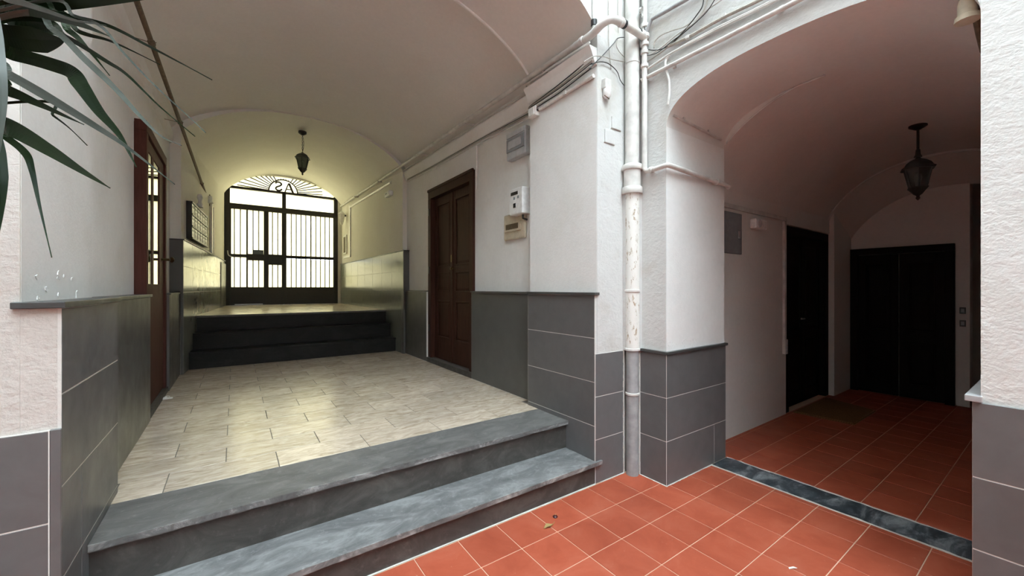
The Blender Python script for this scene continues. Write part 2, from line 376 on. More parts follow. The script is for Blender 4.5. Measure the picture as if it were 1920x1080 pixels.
# side walls with door openings
S(MB().box(-1.5, -0.74, 3.28, 4.85, 0, 5).box(-1.5, -0.74, 6.15, 7.25, 0, 5).box(-1.5, -0.74, 4.85, 6.15, 3.16, 5).box(-1.5, -1.1, 4.85, 6.15, 0, 3.2),
  'wall_corridor_west', 'plaster_white', 'white corridor wall with the glazed door')
S(MB().box(2.66, 3.4, 3.28, 4.67, 0, 5).box(2.66, 3.4, 6.17, 7.25, 0, 5).box(2.66, 3.4, 4.67, 6.17, 3.26, 5).box(3.0, 3.4, 4.67, 6.17, 0, 3.3),
  'wall_corridor_east', 'plaster_white', 'white corridor wall with the panelled wooden door')
S(MB().prism([(-1.5, 7.25), (-0.62, 7.25), (-0.22, 12.45), (-0.22, 12.75), (-1.5, 12.75)], 0, 5.3), 'wall_landing_west', 'plaster_gate', 'converging plaster wall beside the landing')
S(MB().box(2.58, 3.4, 7.25, 12.75, 0, 5.3), 'wall_landing_east', 'plaster_gate', 'plaster wall along the landing towards the gate')
ge = arch_x(1.13, 1.37, 4.27, 0.44, 12.45); ge2 = arch_x(1.13, 1.37, 4.27, 0.44, 12.75)
S(MB().box(-0.5, -0.222, 12.45, 12.75, 1.0, 4.8).box(2.492, 2.7, 12.45, 12.75, 1.0, 4.8).loft([ge, up_to(ge, 5.4)]).loft([ge2, up_to(ge2, 5.4)]).loft([ge, ge2]), 'wall_above_gate', 'plaster_gate', 'plaster end wall arching over the gate')
v0 = arch_x(0.96, 1.702, 3.86, 0.615, 3.275); v1 = arch_x(0.96, 1.702, 3.86, 0.615, 7.25)
S(MB().loft([v0, v1]), 'ceiling_vault', 'plaster_vault', 'broad plastered barrel vault over the corridor', smooth=True)
d0 = arch_x(0.98, 1.602, 3.84, 0.620, 7.25); 
rows = []
for k in range(9):
    t = k / 8; rows.append(arch_x(0.98 + (1.18 - 0.98) * t, 1.602 + (1.402 - 1.602) * t, 3.84 + (4.06 - 3.84) * t, 0.620 + (0.68 - 0.620) * t, 7.25 + (12.46 - 7.25) * t))
S(MB().loft(rows), 'ceiling_landing_vault', 'plaster_gate', 'pale plastered vault over the landing', smooth=True)
S(MB().loft([d0, up_to(d0, 5.0)]), 'wall_inner_arch', 'plaster_vault', 'narrow plaster face where the lower vault begins')
S(MB().box(-1.6, 3.5, 3.2, 12.9, 5.2, 5.4).box(-1.6, 3.5, 12.8, 13.0, 5.0, 9), 'ceiling_slab', 'plaster_vault', 'unseen slab added above the corridor vaults to block light leaks')  # unseen cover over the vaults, added so no sky light leaks in

# ================================================================== STRUCTURE: side passage shell
wp = S(MB().box(2.975, 3.93, 1.985, 2.36, 0, TOP), 'wall_passage_pier', 'plaster_rough', 'whitewashed corner pier at the passage arch')
S(MB().box(2.98, 3.93, 1.9835, 1.99, 1.12, 3.02), 'wall_pier_jamb', 'plaster_white', 'smooth white inner face of the corner pier', parent=wp)
wq = S(MB().box(2.975, 3.93, -4.2, 0.268, 0, TOP), 'wall_passage_south', 'plaster_bright', 'bright rough plaster pier at the near side of the passage arch')
a0 = arch_y(1.1265, 0.8585, 2.99, 0.355, 2.975, 64, prof2); a1 = arch_y(1.1265, 0.8585, 2.99, 0.405, 3.93, 64, prof2)
S(MB().loft([a0, up_to(a0, TOP)]).loft([a1, up_to(a1, 4.2)]), 'wall_above_passage_arch', 'plaster_rough', 'stained whitewashed wall above the passage arch')
S(MB().loft([a0, a1]), 'ceiling_passage_soffit', 'plaster_passage', 'plastered underside of the passage arch', smooth=True)
S(MB().box(3.93, 5.95, 2.2, 2.36, -0.1, 4.1).box(5.95, 7.55, 2.2, 2.6, 2.5, 4.1).box(5.95, 7.55, 2.45, 2.6, -0.1, 4.1).box(7.55, 8.6, 2.14, 2.6, -0.1, 4.1),
  'wall_passage_north', 'plaster_passage', 'dim plaster wall of the passage with the dark doorway')
S(MB().box(3.93, 9.9, -0.5, -0.1, -0.1, 4.1), 'wall_passage_inner', 'plaster_passage', 'shaded passage wall behind the near pier')
p0 = arch_y(1.05, 1.152, 2.72, 0.70, 3.93); p1 = arch_y(1.05, 1.152, 2.72, 0.70, 7.5)
S(MB().loft([p0, p1]).loft([p0, up_to(p0, 4.1)]), 'ceiling_passage_vault', 'plaster_passage', 'shadowy barrel vault of the side passage', smooth=True)
n0 = arch_y(1.05, 1.152, 2.71, 0.69, 7.5); n1 = arch_y(1.05, 1.152, 2.30, 0.82, 8.37)
S(MB().loft([n0, n1]).loft([n0, up_to(n0, 4.1)]), 'ceiling_passage_niche', 'plaster_passage', 'sloping vault over the end of the passage', smooth=True)
S(MB().box(8.35, 8.6, 0.85, 2.5, -0.1, 4.1), 'wall_passage_end', 'plaster_passage', 'end wall of the passage behind the dark double door')
S(MB().box(9.6, 9.9, -0.3, 2.6, -0.1, 4.1).box(8.6, 9.7, 1.4, 1.6, -0.1, 4.1), 'wall_passage_recess', 'plaster_passage', 'dark recess beyond the passage end wall')
S(MB().box(3.9, 9.9, -0.6, 2.7, 4.0, 4.2), 'ceiling_passage_slab', 'plaster_passage', 'unseen slab added above the passage vault to block light leaks')  # unseen cover, added to keep sky light out of the passage vault
# unseen light-well walls behind the viewpoint, heights and tones set to steer light
S(MB().box(-3.4, -3.2, -4.2, 2.4, 0, 21), 'wall_unseen_west', 'plaster_grey', 'unseen tall grey wall, shaped to keep sky light out of the passage')
S(MB().box(-3.4, 3.0, -4.2, -4.0, 0, 8.2), 'wall_unseen_south', 'plaster_white', 'unseen low white wall, shaped to let sky light into the corridor')

# ================================================================== dado cladding
def clad(name, label, bed, tiles, mat='dado_tile', bm_='grout'):
    o = S(MB().box(*bed), name, bm_, label)
    for b in tiles: tile(o, 'tile', mat, *b)
    return o
g = 0.0022
def rows_x(xface, out, ys, zs, th=0.012):      # tiles on a plane x = const; out = -1 when the face looks to -x
    r = []
    for (y0, y1) in zip(ys[:-1], ys[1:]):
        for (z0, z1) in zip(zs[:-1], zs[1:]):
            xs = (xface, xface + th) if out < 0 else (xface - th, xface)
            r.append((xs[0], xs[1], y0 + g, y1 - g, z0 + g, z1 - g))
    return r
def rows_y(yface, xs_, zs, th=0.012):
    return [(x0 + g, x1 - g, yface, yface + th, z0 + g, z1 - g) for x0, x1 in zip(xs_[:-1], xs_[1:]) for z0, z1 in zip(zs[:-1], zs[1:])]
ZC = [0.11, 0.485, 0.858, 1.232, 1.598]; ZD = [0.0, 0.37, 0.735, 1.10]
clad('baseboard_corridor_mouth_east', 'grey tile dado inside the corridor mouth on the pipe side', (2.5015, 2.515, 2.3475, 3.28, 0.1, 1.598), rows_x(2.50, -1, [2.3475, 3.28], ZC))
clad('baseboard_corridor_mouth_west', 'grey tile dado inside the corridor mouth on the palm side', (-0.585, -0.5715, 2.3475, 3.28, 0.0, 1.578),
     rows_x(-0.57, 1, [2.3475, 3.28], [0.858, 1.232, 1.578]) + rows_x(-0.57, 1, [2.3475, 2.60, 3.28], [0.1, 0.485, 0.858]))
clad('baseboard_facade_east', 'three rows of grey tiles on the facade beside the downpipe', (2.502, 2.87, 2.3395, 2.346, 0, 1.10), rows_y(2.338, [2.502, 2.872], ZD, 0.008))
clad('baseboard_facade_west', 'dark grey tiles low on the cream facade pier', (-3.9, -0.601, 2.3365, 2.3455, 0, 1.095),
     rows_y(2.335, [-2.2, -1.4, -0.602], [0.0, 0.365, 0.727, 1.095], 0.009))
tile(bpy.data.objects['baseboard_facade_west'], 'corner_strip', 'dado_tile', -0.600, -0.5695, 2.334, 2.347, 0, 1.096)
clad('baseboard_pier_west_face', 'grey tiles on the corner pier next to the downpipe', (2.9615, 2.976, 1.972, 2.235, 0, 1.098), rows_x(2.96, -1, [1.971, 2.235], ZD))
clad('baseboard_pier_jamb', 'grey tiles on the passage side of the corner pier', (2.962, 3.93, 1.9715, 1.986, 0, 1.098), rows_y(1.97, [2.961, 3.935], ZD[1:]) + rows_y(1.97, [2.961, 3.72, 3.935], ZD[:2]))
clad('baseboard_south_pier', 'grey tiles on the bright rough pier', (2.9615, 2.976, -3.9, 0.293, 0, 1.098), rows_x(2.96, -1, [-1.3, -0.5, 0.295], [0.0, 0.385, 0.737, 1.105]))
clad('baseboard_south_jamb', 'grey tiles on the hidden jamb of the rough pier', (2.97, 3.93, 0.266, 0.2935, 0, 1.098), [(2.961 + g, 3.93, 0.283, 0.295, a + g, b - g) for a, b in ((0, .385), (.385, .737), (.737, 1.105))])
ZQ = [ZF, 1.598]
clad('baseboard_corridor_east', 'plain dark grey dado beside the panelled door', (2.6015, 2.662, 3.281, 4.66, 0.2, 1.597), rows_x(2.60, -1, [3.281, 4.66], ZQ), 'dado_dark')
clad('baseboard_corridor_east_far', 'plain dark grey dado between panelled door and inner steps', (2.6015, 2.662, 6.18, 7.25, 0.2, 1.597), rows_x(2.60, -1, [6.18, 7.25], ZQ), 'dado_dark')
clad('baseboard_corridor_west', 'plain dark grey dado before the glazed door', (-0.742, -0.6315, 3.281, 4.86, 0.2, 1.577), rows_x(-0.63, 1, [3.281, 4.86], [ZF, 1.578]), 'dado_dark', 'dado_dark')
clad('baseboard_corridor_west_far', 'plain dark grey dado between glazed door and inner steps', (-0.742, -0.6315, 6.14, 7.25, 0.2, 1.577), rows_x(-0.63, 1, [6.14, 7.25], [ZF, 1.578]), 'dado_dark', 'dado_dark')
# landing: lower course and two tall courses of reflective tiles above
ys = [7.14 + 0.66 * k for k in range(9)]
clad('baseboard_landing_east', 'shiny grey tiles along the landing wall towards the gate', (2.5515, 2.585, 7.13, 12.42, ZF, 2.345), rows_x(2.55, -1, ys, [1.61, 1.975, 2.345]) + rows_x(2.55, -1, [7.25, 8.6, 10, 11.2, 12.42], [ZF, 1.61]), 'dado_gloss', 'dado_dark')
tile(bpy.data.objects['baseboard_landing_east'], 'end_tile', 'dado_dark', 2.549, 2.665, 7.125, 7.137, 1.60, 2.345)
ang = math.atan2(0.40, 5.2)
lw = S(MB().box(0.0, 0.030, 0, 5.18, ZF, 2.33), 'baseboard_landing_west', 'dado_dark', 'shiny grey tiles on the converging landing wall')
lw.location = (-0.62, 7.2, 0); lw.rotation_euler = (0, 0, -ang)
for k in range(8):
    for z0, z1 in ((1.60, 1.965), (1.965, 2.33)):
        tile(lw, 'tile', 'dado_gloss', 0.020, 0.032, 0.65 * k + g, min(5.18, 0.65 * k + 0.65) - g, z0 + g, z1 - g)
for k in range(4): tile(lw, 'tile', 'dado_gloss', 0.020, 0.032, 1.295 * k + g, 1.295 * (k + 1) - g, ZF, 1.60 - g)
tile(lw, 'end_tile', 'dado_dark', -0.13, 0.031, -0.012, 0.0, 1.58, 2.33)
tile(lw, 'end_tile', 'dado_dark', 0.034, 0.045, 4.2, 5.18, ZP, 2.26)
# dado caps
def trim(n, label, mbx, mat='cap_stone', bev=0.003): return S(mbx, 'trim_%d' % n, mat, label, bevel=bev)
trim(1, 'dark stone ledge on the dado beside the downpipe', MB().box(2.485, 2.545, 2.33, 3.285, 1.599, 1.622).box(2.58, 2.67, 3.285, 4.66, 1.599, 1.618))
trim(2, 'dark stone ledge on the dado below the palm', MB().prism([(-0.70, 2.325), (-0.556, 2.325), (-0.556, 3.285), (-0.70, 3.285)], 1.579, 1.605).box(-0.75, -0.615, 3.285, 4.86, 1.579, 1.603))
trim(3, 'dark stone ledge on the corner pier dado', MB().prism([(2.945, 2.235), (2.945, 1.955), (3.95, 1.955), (3.95, 1.995), (2.985, 1.995), (2.985, 2.235)], 1.10, 1.124))
trim(4, 'pale stone ledge on the rough pier dado', MB().box(2.945, 3.94, 0.262, 0.318, 1.106, 1.136), 'cap_light')
trim(5, 'dark stone ledge beyond the panelled door', MB().box(2.585, 2.67, 6.18, 7.13, 1.599, 1.618))
trim(6, 'dark stone ledge on the landing tiles at the intercom side of the gate', MB().box(2.542, 2.67, 7.11, 12.42, 2.346, 2.362))
o = trim(7, 'dark stone ledge on the converging landing tiles', MB().box(-0.13, 0.045, -0.02, 5.1, 2.331, 2.348)); o.location = (-0.62, 7.2, 0); o.rotation_euler = (0, 0, -ang)
trim(8, 'dark stone ledge beyond the glazed door', MB().box(-0.75, -0.618, 6.14, 7.18, 1.579, 1.598))
trim(9, 'pale plaster cornice carrying the pipes along the corridor', MB().ext([(2.44, 2.35, 3.71), (2.54, 2.35, 3.71), (2.54, 2.35, 3.56), (2.505, 2.35, 3.58), (2.47, 2.35, 3.66)], (0, 0.93, 0)).ext([(2.585, 3.28, 3.74), (2.67, 3.28, 3.74), (2.67, 3.28, 3.58), (2.635, 3.28, 3.60), (2.60, 3.28, 3.69)], (0, 3.97, 0.08)), 'plaster_white')
trim(10, 'pale plaster cornice along the wall above the glazed door', MB().ext([(-0.75, 3.28, 3.80), (-0.69, 3.28, 3.80), (-0.71, 3.28, 3.70), (-0.75, 3.28, 3.66)], (0, 3.97, 0)), 'plaster_white')

# ================================================================== steps
st = T('entrance_steps', 'two worn grey slate steps leading up to the marble corridor', 'steps', (0.96, 2.6, 0))
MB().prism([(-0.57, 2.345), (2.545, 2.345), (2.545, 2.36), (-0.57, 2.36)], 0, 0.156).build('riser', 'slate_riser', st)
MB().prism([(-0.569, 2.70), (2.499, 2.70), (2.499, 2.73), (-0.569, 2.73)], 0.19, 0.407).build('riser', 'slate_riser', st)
def chipped(x0, x1, y, n, amp):
    return [(x0 + (x1 - x0) * k / n, y + (random.random() ** 6) * amp) for k in range(n + 1)]
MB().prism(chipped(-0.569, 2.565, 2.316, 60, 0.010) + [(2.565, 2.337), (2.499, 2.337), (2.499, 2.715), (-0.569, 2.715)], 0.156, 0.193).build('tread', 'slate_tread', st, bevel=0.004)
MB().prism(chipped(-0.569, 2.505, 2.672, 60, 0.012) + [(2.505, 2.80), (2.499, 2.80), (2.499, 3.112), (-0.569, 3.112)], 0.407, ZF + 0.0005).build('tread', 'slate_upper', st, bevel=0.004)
for y_, z_, x1_ in ((2.3185, 0.1925, 2.563), (2.6745, ZF, 2.503)):
    MB().prism(chipped(-0.566, x1_, y_ - 0.0045, 90, 0.003) + [(x, y_ + 0.0015 + random.random() ** 3 * 0.009) for x in [x1_ - (x1_ + 0.566) * k / 120 for k in range(121)]], z_ - 0.030, z_ + 0.0008).build('worn_edge', 'slate_worn', st)
MB().prism(ragged(-0.56, 2.333, 2.5, 2.333, 60, 0.003) + ragged(2.5, 2.346, -0.56, 2.346, 10, 0.0), 0, 0.003).build('mortar_line', 'mortar', st)
s2 = T('landing_steps', 'three dark stone steps rising to the gate landing', 'steps', (1.0, 7.9, ZF))
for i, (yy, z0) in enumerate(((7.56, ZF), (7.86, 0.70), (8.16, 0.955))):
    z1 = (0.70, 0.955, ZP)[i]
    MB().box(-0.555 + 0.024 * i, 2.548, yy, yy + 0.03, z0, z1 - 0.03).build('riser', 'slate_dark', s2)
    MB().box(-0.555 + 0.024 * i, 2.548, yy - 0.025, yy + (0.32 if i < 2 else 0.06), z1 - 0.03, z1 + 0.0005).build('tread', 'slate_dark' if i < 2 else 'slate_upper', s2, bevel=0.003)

# ================================================================== doors
def panel_leaf(parent, plane, a0, a1, z0, z1, panels, mat, t=0.04, sgn=1, stile=0.09):
    # leaf in a plane x = plane (sgn: side it faces, -1 = towards -x); stiles, rails and raised panels
    fx = lambda d: plane - d if sgn < 0 else plane + d
    bx = lambda mb, d0, d1, ya, yb, za, zb: mb.box(min(fx(d0), fx(d1)), max(fx(d0), fx(d1)), ya, yb, za, zb)
    mb = MB(); bx(mb, -t, -0.018, a0, a1, z0, z1)
    bx(mb, -0.018, 0, a0, a0 + stile, z0, z1); bx(mb, -0.018, 0, a1 - stile, a1, z0, z1)
    zs = [z0] + [q for p in panels for q in p] + [z1]
    for k in range(0, len(zs), 2): bx(mb, -0.018, 0, a0 + stile, a1 - stile, zs[k], zs[k + 1])
    leaf = mb.build('door_leaf', mat, parent, bevel=0.004)
    for pz0, pz1 in panels:
        m2 = MB(); m = 0.05; ya, yb = a0 + stile + 0.008, a1 - stile - 0.008; za, zb = pz0 + 0.008, pz1 - 0.008
        o_ = [(fx(-0.017), ya, za), (fx(-0.017), yb, za), (fx(-0.017), yb, zb), (fx(-0.017), ya, zb)]
        i_ = [(fx(-0.004), ya + m, za + m), (fx(-0.004), yb - m, za + m), (fx(-0.004), yb - m, zb - m), (fx(-0.004), ya + m, zb - m)]
        m2.add(o_ + i_, [(0, 1, 5, 4), (1, 2, 6, 5), (2, 3, 7, 6), (3, 0, 4, 7), (4, 5, 6, 7)]).build('door_panel', mat, leaf)
        m3 = MB(); w = 0.02
        for q in ((a0 + stile - .004, a0 + stile + w, pz0, pz1), (a1 - stile - w, a1 - stile + .004, pz0, pz1)): bx(m3, -0.012, 0.006, *q)
        for q in ((a0 + stile, a1 - stile, pz0 - .004, pz0 + w), (a0 + stile, a1 - stile, pz1 - w, pz1 + .004)): bx(m3, -0.012, 0.006, *q)
        m3.build('moulding', mat, leaf, bevel=0.004)
    return leaf
d1 = S(MB().box(2.625, 2.80, 4.665, 4.77, 0.52, 3.12).box(2.625, 2.80, 6.07, 6.175, 0.52, 3.12).box(2.625, 2.80, 4.665, 6.175, 3.12, 3.262), 'door_1', 'wood_mahogany', 'dark brown double door with raised panels in the corridor', bevel=0.006)
MB().box(2.612, 2.64, 4.66, 6.18, 3.235, 3.275).build('head_moulding', 'wood_mahogany', d1, bevel=0.004)
MB().box(2.60, 2.82, 4.66, 6.18, ZF, 0.52).build('door_sill', 'slate_riser', d1, bevel=0.004)
pn = [(0.87, 1.46), (1.60, 1.90), (2.0, 3.0)]
lf = panel_leaf(d1, 2.70, 4.775, 5.415, 0.525, 3.115, pn, 'wood_mahogany', sgn=-1)
lf2 = panel_leaf(d1, 2.70, 5.425, 6.065, 0.525, 3.115, pn, 'wood_mahogany', sgn=-1)
MB().box(2.685, 2.70, 5.395, 5.445, 0.53, 3.11).build('cover_strip', 'wood_mahogany', lf, bevel=0.004)
MB().lathe([(0.0, 0), (0.012, 0), (0.012, -0.02), (0.024, -0.03), (0.026, -0.045), (0.0, -0.055)], (2.685, 5.36, 1.95), 14, axis='x').build('knob', 'brass_dark', lf, smooth=True)
MB().box(2.678, 2.686, 5.40, 5.44, 2.05, 2.16).build('escutcheon', 'brass_dark', lf)
for zz in (0.95, 1.9, 2.85): MB().box(2.612, 2.63, 6.10, 6.13, zz, zz + 0.11).build('hinge', 'iron_black', d1)

d2 = S(MB().box(-0.83, -0.655, 4.86, 4.95, 0.50, 3.09).box(-0.83, -0.655, 6.06, 6.15, 0.50, 3.09).box(-0.83, -0.655, 4.86, 6.15, 3.09, 3.19), 'door_2', 'wood_red', 'red brown glazed door with tall narrow panes', bevel=0.006)
MB().box(-0.85, -0.64, 4.86, 6.14, ZF, 0.50).build('door_sill', 'slate_riser', d2)
lf = MB().box(-0.72, -0.675, 4.955, 5.03, 0.51, 3.08).box(-0.72, -0.675, 5.76, 6.055, 0.51, 3.08).box(-0.72, -0.675, 5.03, 5.76, 2.97, 3.08).box(-0.72, -0.675, 5.03, 5.76, 0.51, 1.70).box(-0.715, -0.678, 5.30, 5.42, 1.70, 2.97).build('door_leaf', 'wood_red', d2, bevel=0.004)
for ya, yb in ((5.03, 5.30), (5.42, 5.76)):
    MB().box(-0.69, -0.682, ya, yb, 1.70, 2.97).build('pane', 'door_glass', lf)
MB().tube([(-0.675, 5.90, 1.98), (-0.60, 5.90, 1.98)], 0.014, 8).lathe([(0, 0), (0.03, 0.005), (0.036, 0.02), (0.02, 0.035), (0, 0.038)], (-0.60, 5.90, 1.98), 14, axis='x').build('knob', 'brass_dark', lf, smooth=True)

d3 = S(MB().box(5.955, 6.08, 2.21, 2.36, 0, 2.38).box(7.42, 7.545, 2.21, 2.36, 0, 2.38).box(5.955, 7.545, 2.21, 2.36, 2.38, 2.49), 'door_3', 'wood_black', 'near black wooden door in the passage side wall', bevel=0.005)
for xa, xb in ((6.085, 6.745), (6.755, 7.415)):
    lf = MB().box(xa, xb, 2.30, 2.335, 0.01, 2.375).box(xa, xa + .09, 2.285, 2.30, 0.01, 2.375).box(xb - .09, xb, 2.285, 2.30, 0.01, 2.375).box(xa, xb, 2.285, 2.30, 0.01, 0.2).box(xa, xb, 2.285, 2.30, 0.95, 1.08).box(xa, xb, 2.285, 2.30, 2.26, 2.375).build('door_leaf', 'wood_black', d3, bevel=0.004)
    MB().box(xa + .13, xb - .13, 2.29, 2.302, 0.25, 0.90).box(xa + .13, xb - .13, 2.29, 2.302, 1.13, 2.21).build('door_panel', 'wood_black', lf, bevel=0.008)
MB().tube([(6.70, 2.285, 1.22), (6.70, 2.24, 1.22), (6.58, 2.24, 1.22)], 0.010, 8).build('lever_handle', 'steel', d3, smooth=True)
d4 = S(MB().box(8.27, 8.36, 0.985, 1.08, 0, 2.19).box(8.27, 8.36, 2.04, 2.135, 0, 2.19).box(8.27, 8.36, 0.985, 2.135, 2.19, 2.29), 'door_4', 'wood_black', 'wide near black double door in the passage end wall', bevel=0.005)
for ya, yb in ((1.085, 1.555), (1.565, 2.035)):
    panel_leaf(d4, 8.30, ya, yb, 0.01, 2.185, [(0.2, 0.85), (1.0, 2.05)], 'wood_black', sgn=-1, stile=0.08)

# ================================================================== iron gate
GY = 12.56
gt = T('iron_gate', 'black iron entrance gate with frosted panes and a sunburst lunette', 'gate', (1.13, GY, ZP))
def gbox(name, x0, x1, z0, z1, dy=0.03, mat='iron_gate', par=None, bev=0.003, y=GY):
    return MB().box(x0, x1, y - dy, y + dy, z0, z1).build(name, mat, par or gt, bevel=bev)
gbox('frame_post', -0.225, -0.10, ZP, 4.29, 0.05); gbox('frame_post', 2.39, 2.49, ZP, 4.33, 0.05)
gbox('frame_rail', -0.225, 2.49, 4.25, 4.31, 0.045); gbox('frame_rail', -0.225, 2.49, 3.72, 3.86, 0.045)
gbox('mullion', 1.07, 1.16, 3.86, 4.25, 0.04)
lfA = gbox('gate_leaf', -0.10, -0.075, ZP + 0.02, 3.72, 0.03); lfB = gbox('gate_leaf', 2.375, 2.39, ZP + 0.02, 3.72, 0.03)
for nm, x0, x1, par in (('stile', 0.25, 0.286, lfA), ('stile', 0.641, 0.753, lfA), ('stile', 1.062, 1.1168, lfA), ('stile', 1.1172, 1.172, lfB), ('stile', 1.768, 1.795, lfB)):
    gbox(nm, x0, x1, 1.68, 3.72, 0.03, par=par)
gbox('mid_rail', -0.10, 1.115, 2.465, 2.545, 0.032, par=lfA); gbox('mid_rail', 1.119, 2.39, 2.48, 2.56, 0.032, par=lfB)
gbox('kick_panel', -0.10, 1.1168, ZP + 0.001, 1.685, 0.028, par=lfA); gbox('kick_panel', 1.1172, 2.39, ZP + 0.001, 1.685, 0.028, par=lfB)
gbox('lock_box', 0.755, 1.06, 2.29, 2.57, 0.045, par=lfA); gbox('letter_slot', 0.288, 0.640, 2.395, 2.56, 0.036, par=lfA)
gbox('car_patch', 0.40, 0.635, 2.56, 2.675, 0.012, 'car_blue', lfA, y=GY - 0.02)  # blue-grey plate added in place of a car beyond the pane
gbox('daylight_strip', 0.0, 0.62, ZP + 0.012, ZP + 0.03, 0.035, 'steel', lfA)  # steel strip imitates the short line of daylight under this leaf
for x in (-0.007, 0.122, 0.399, 0.525, 0.842, 0.967): gbox('bar', x - 0.012, x + 0.012, 1.685, 3.72, 0.012, par=lfA, y=GY - 0.015, bev=0)
for x in (1.29, 1.41, 1.53, 1.65, 1.91, 2.03, 2.15, 2.27): gbox('bar', x - 0.012, x + 0.012, 1.685, 3.72, 0.012, par=lfB, y=GY - 0.015, bev=0)
for x0, x1, par in ((-0.08, 0.255, lfA), (0.28, 0.645, lfA), (0.75, 1.07, lfA), (1.165, 1.77, lfB), (1.79, 2.38, lfB)):
    for z0, z1 in ((1.68, 2.47), (2.54, 3.725)): MB().box(x0, x1, GY + 0.008, GY + 0.014, z0, z1).build('pane', 'frosted_pane', par)
for x0, x1 in ((-0.11, 1.075), (1.155, 2.395)): MB().box(x0, x1, GY + 0.008, GY + 0.014, 3.85, 4.255).build('pane', 'frosted_pane', gt)
lun = arch_x(1.13, 1.372, 4.262, 0.455, GY + 0.008)
MB().ext([Vector((p.x, p.y, max(p.z, 4.29))) for p in lun], (0, 0.006, 0)).build('lunette_pane', 'frosted_pane', gt)
RC = Vector((1.10, GY - 0.02, 4.29)); RR = 0.345
MB().tube([RC + Vector((RR * math.cos(math.pi * k / 28), 0, RR * math.sin(math.pi * k / 28))) for k in range(29)], 0.017, 8).build('lunette_ring', 'iron_gate', gt, smooth=True)
for k in range(9):
    w = math.pi * (0.28 + 0.44 * k / 8); MB().lathe([(0, -.016), (.012, -.01), (.016, 0), (.012, .01), (0, .016)], RC + Vector((0.362 * math.cos(w), 0, 0.362 * math.sin(w))), 8).build('bead', 'iron_gate', gt)
for deg in (4, 9, 15, 21, 28, 35, 43, 51, 60, 120, 129, 137, 145, 152, 159, 166, 172, 177):
    w = math.radians(deg); L = RR
    while L < 1.3:
        x = RC.x + L * math.cos(w); z = RC.z + L * math.sin(w); t = (x - 1.13) / 1.372
        if abs(t) > 0.97 or z > 4.262 + 0.455 * prof(t) - 0.012: break
        L += 0.01
    L = min(L, 0.99 if deg < 90 else 1.05)
    if L > RR + 0.03: MB().tube([RC + Vector((RR * math.cos(w), 0, RR * math.sin(w))), RC + Vector((L * math.cos(w), 0, L * math.sin(w)))], 0.014, 6).build('ray', 'iron_gate', gt)
# the monogram seen from behind: a reversed S, then an A
sx, sz = 0.985, 4.445
Sp = [(0.075, 0.07), (0.045, 0.105), (0.0, 0.115), (-0.05, 0.095), (-0.065, 0.055), (-0.03, 0.015), (0.03, -0.015), (0.065, -0.055), (0.05, -0.095), (0.0, -0.115), (-0.05, -0.10), (-0.078, -0.065)]
MB().tube(smooth_path([(sx - a, GY - 0.02, sz + b) for a, b in Sp], 4), 0.024, 8).build('letter', 'iron_gate', gt, smooth=True, label='reversed letter S')
ax, az = 1.235, 4.30
MB().tube([(ax - 0.10, GY - 0.02, az), (ax - 0.01, GY - 0.02, az + 0.26)], 0.018, 6).tube([(ax + 0.10, GY - 0.02, az), (ax + 0.0, GY - 0.02, az + 0.26)], 0.030, 6).tube([(ax - 0.06, GY - 0.02, az + 0.09), (ax + 0.06, GY - 0.02, az + 0.09)], 0.016, 6).tube([(ax - 0.135, GY - 0.02, az + .004), (ax - 0.065, GY - 0.02, az + .004)], 0.009, 6).tube([(ax + 0.06, GY - 0.02, az + .004), (ax + 0.14, GY - 0.02, az + .004)], 0.009, 6).build('letter', 'iron_gate', gt, label='letter A')
MB().tube(smooth_path([(-0.15, GY - 0.05, 2.62), (-0.13, GY - 0.11, 2.50), (-0.05, GY - 0.11, 2.46)], 5), 0.012, 8).build('pull_handle', 'steel', gt, smooth=True)

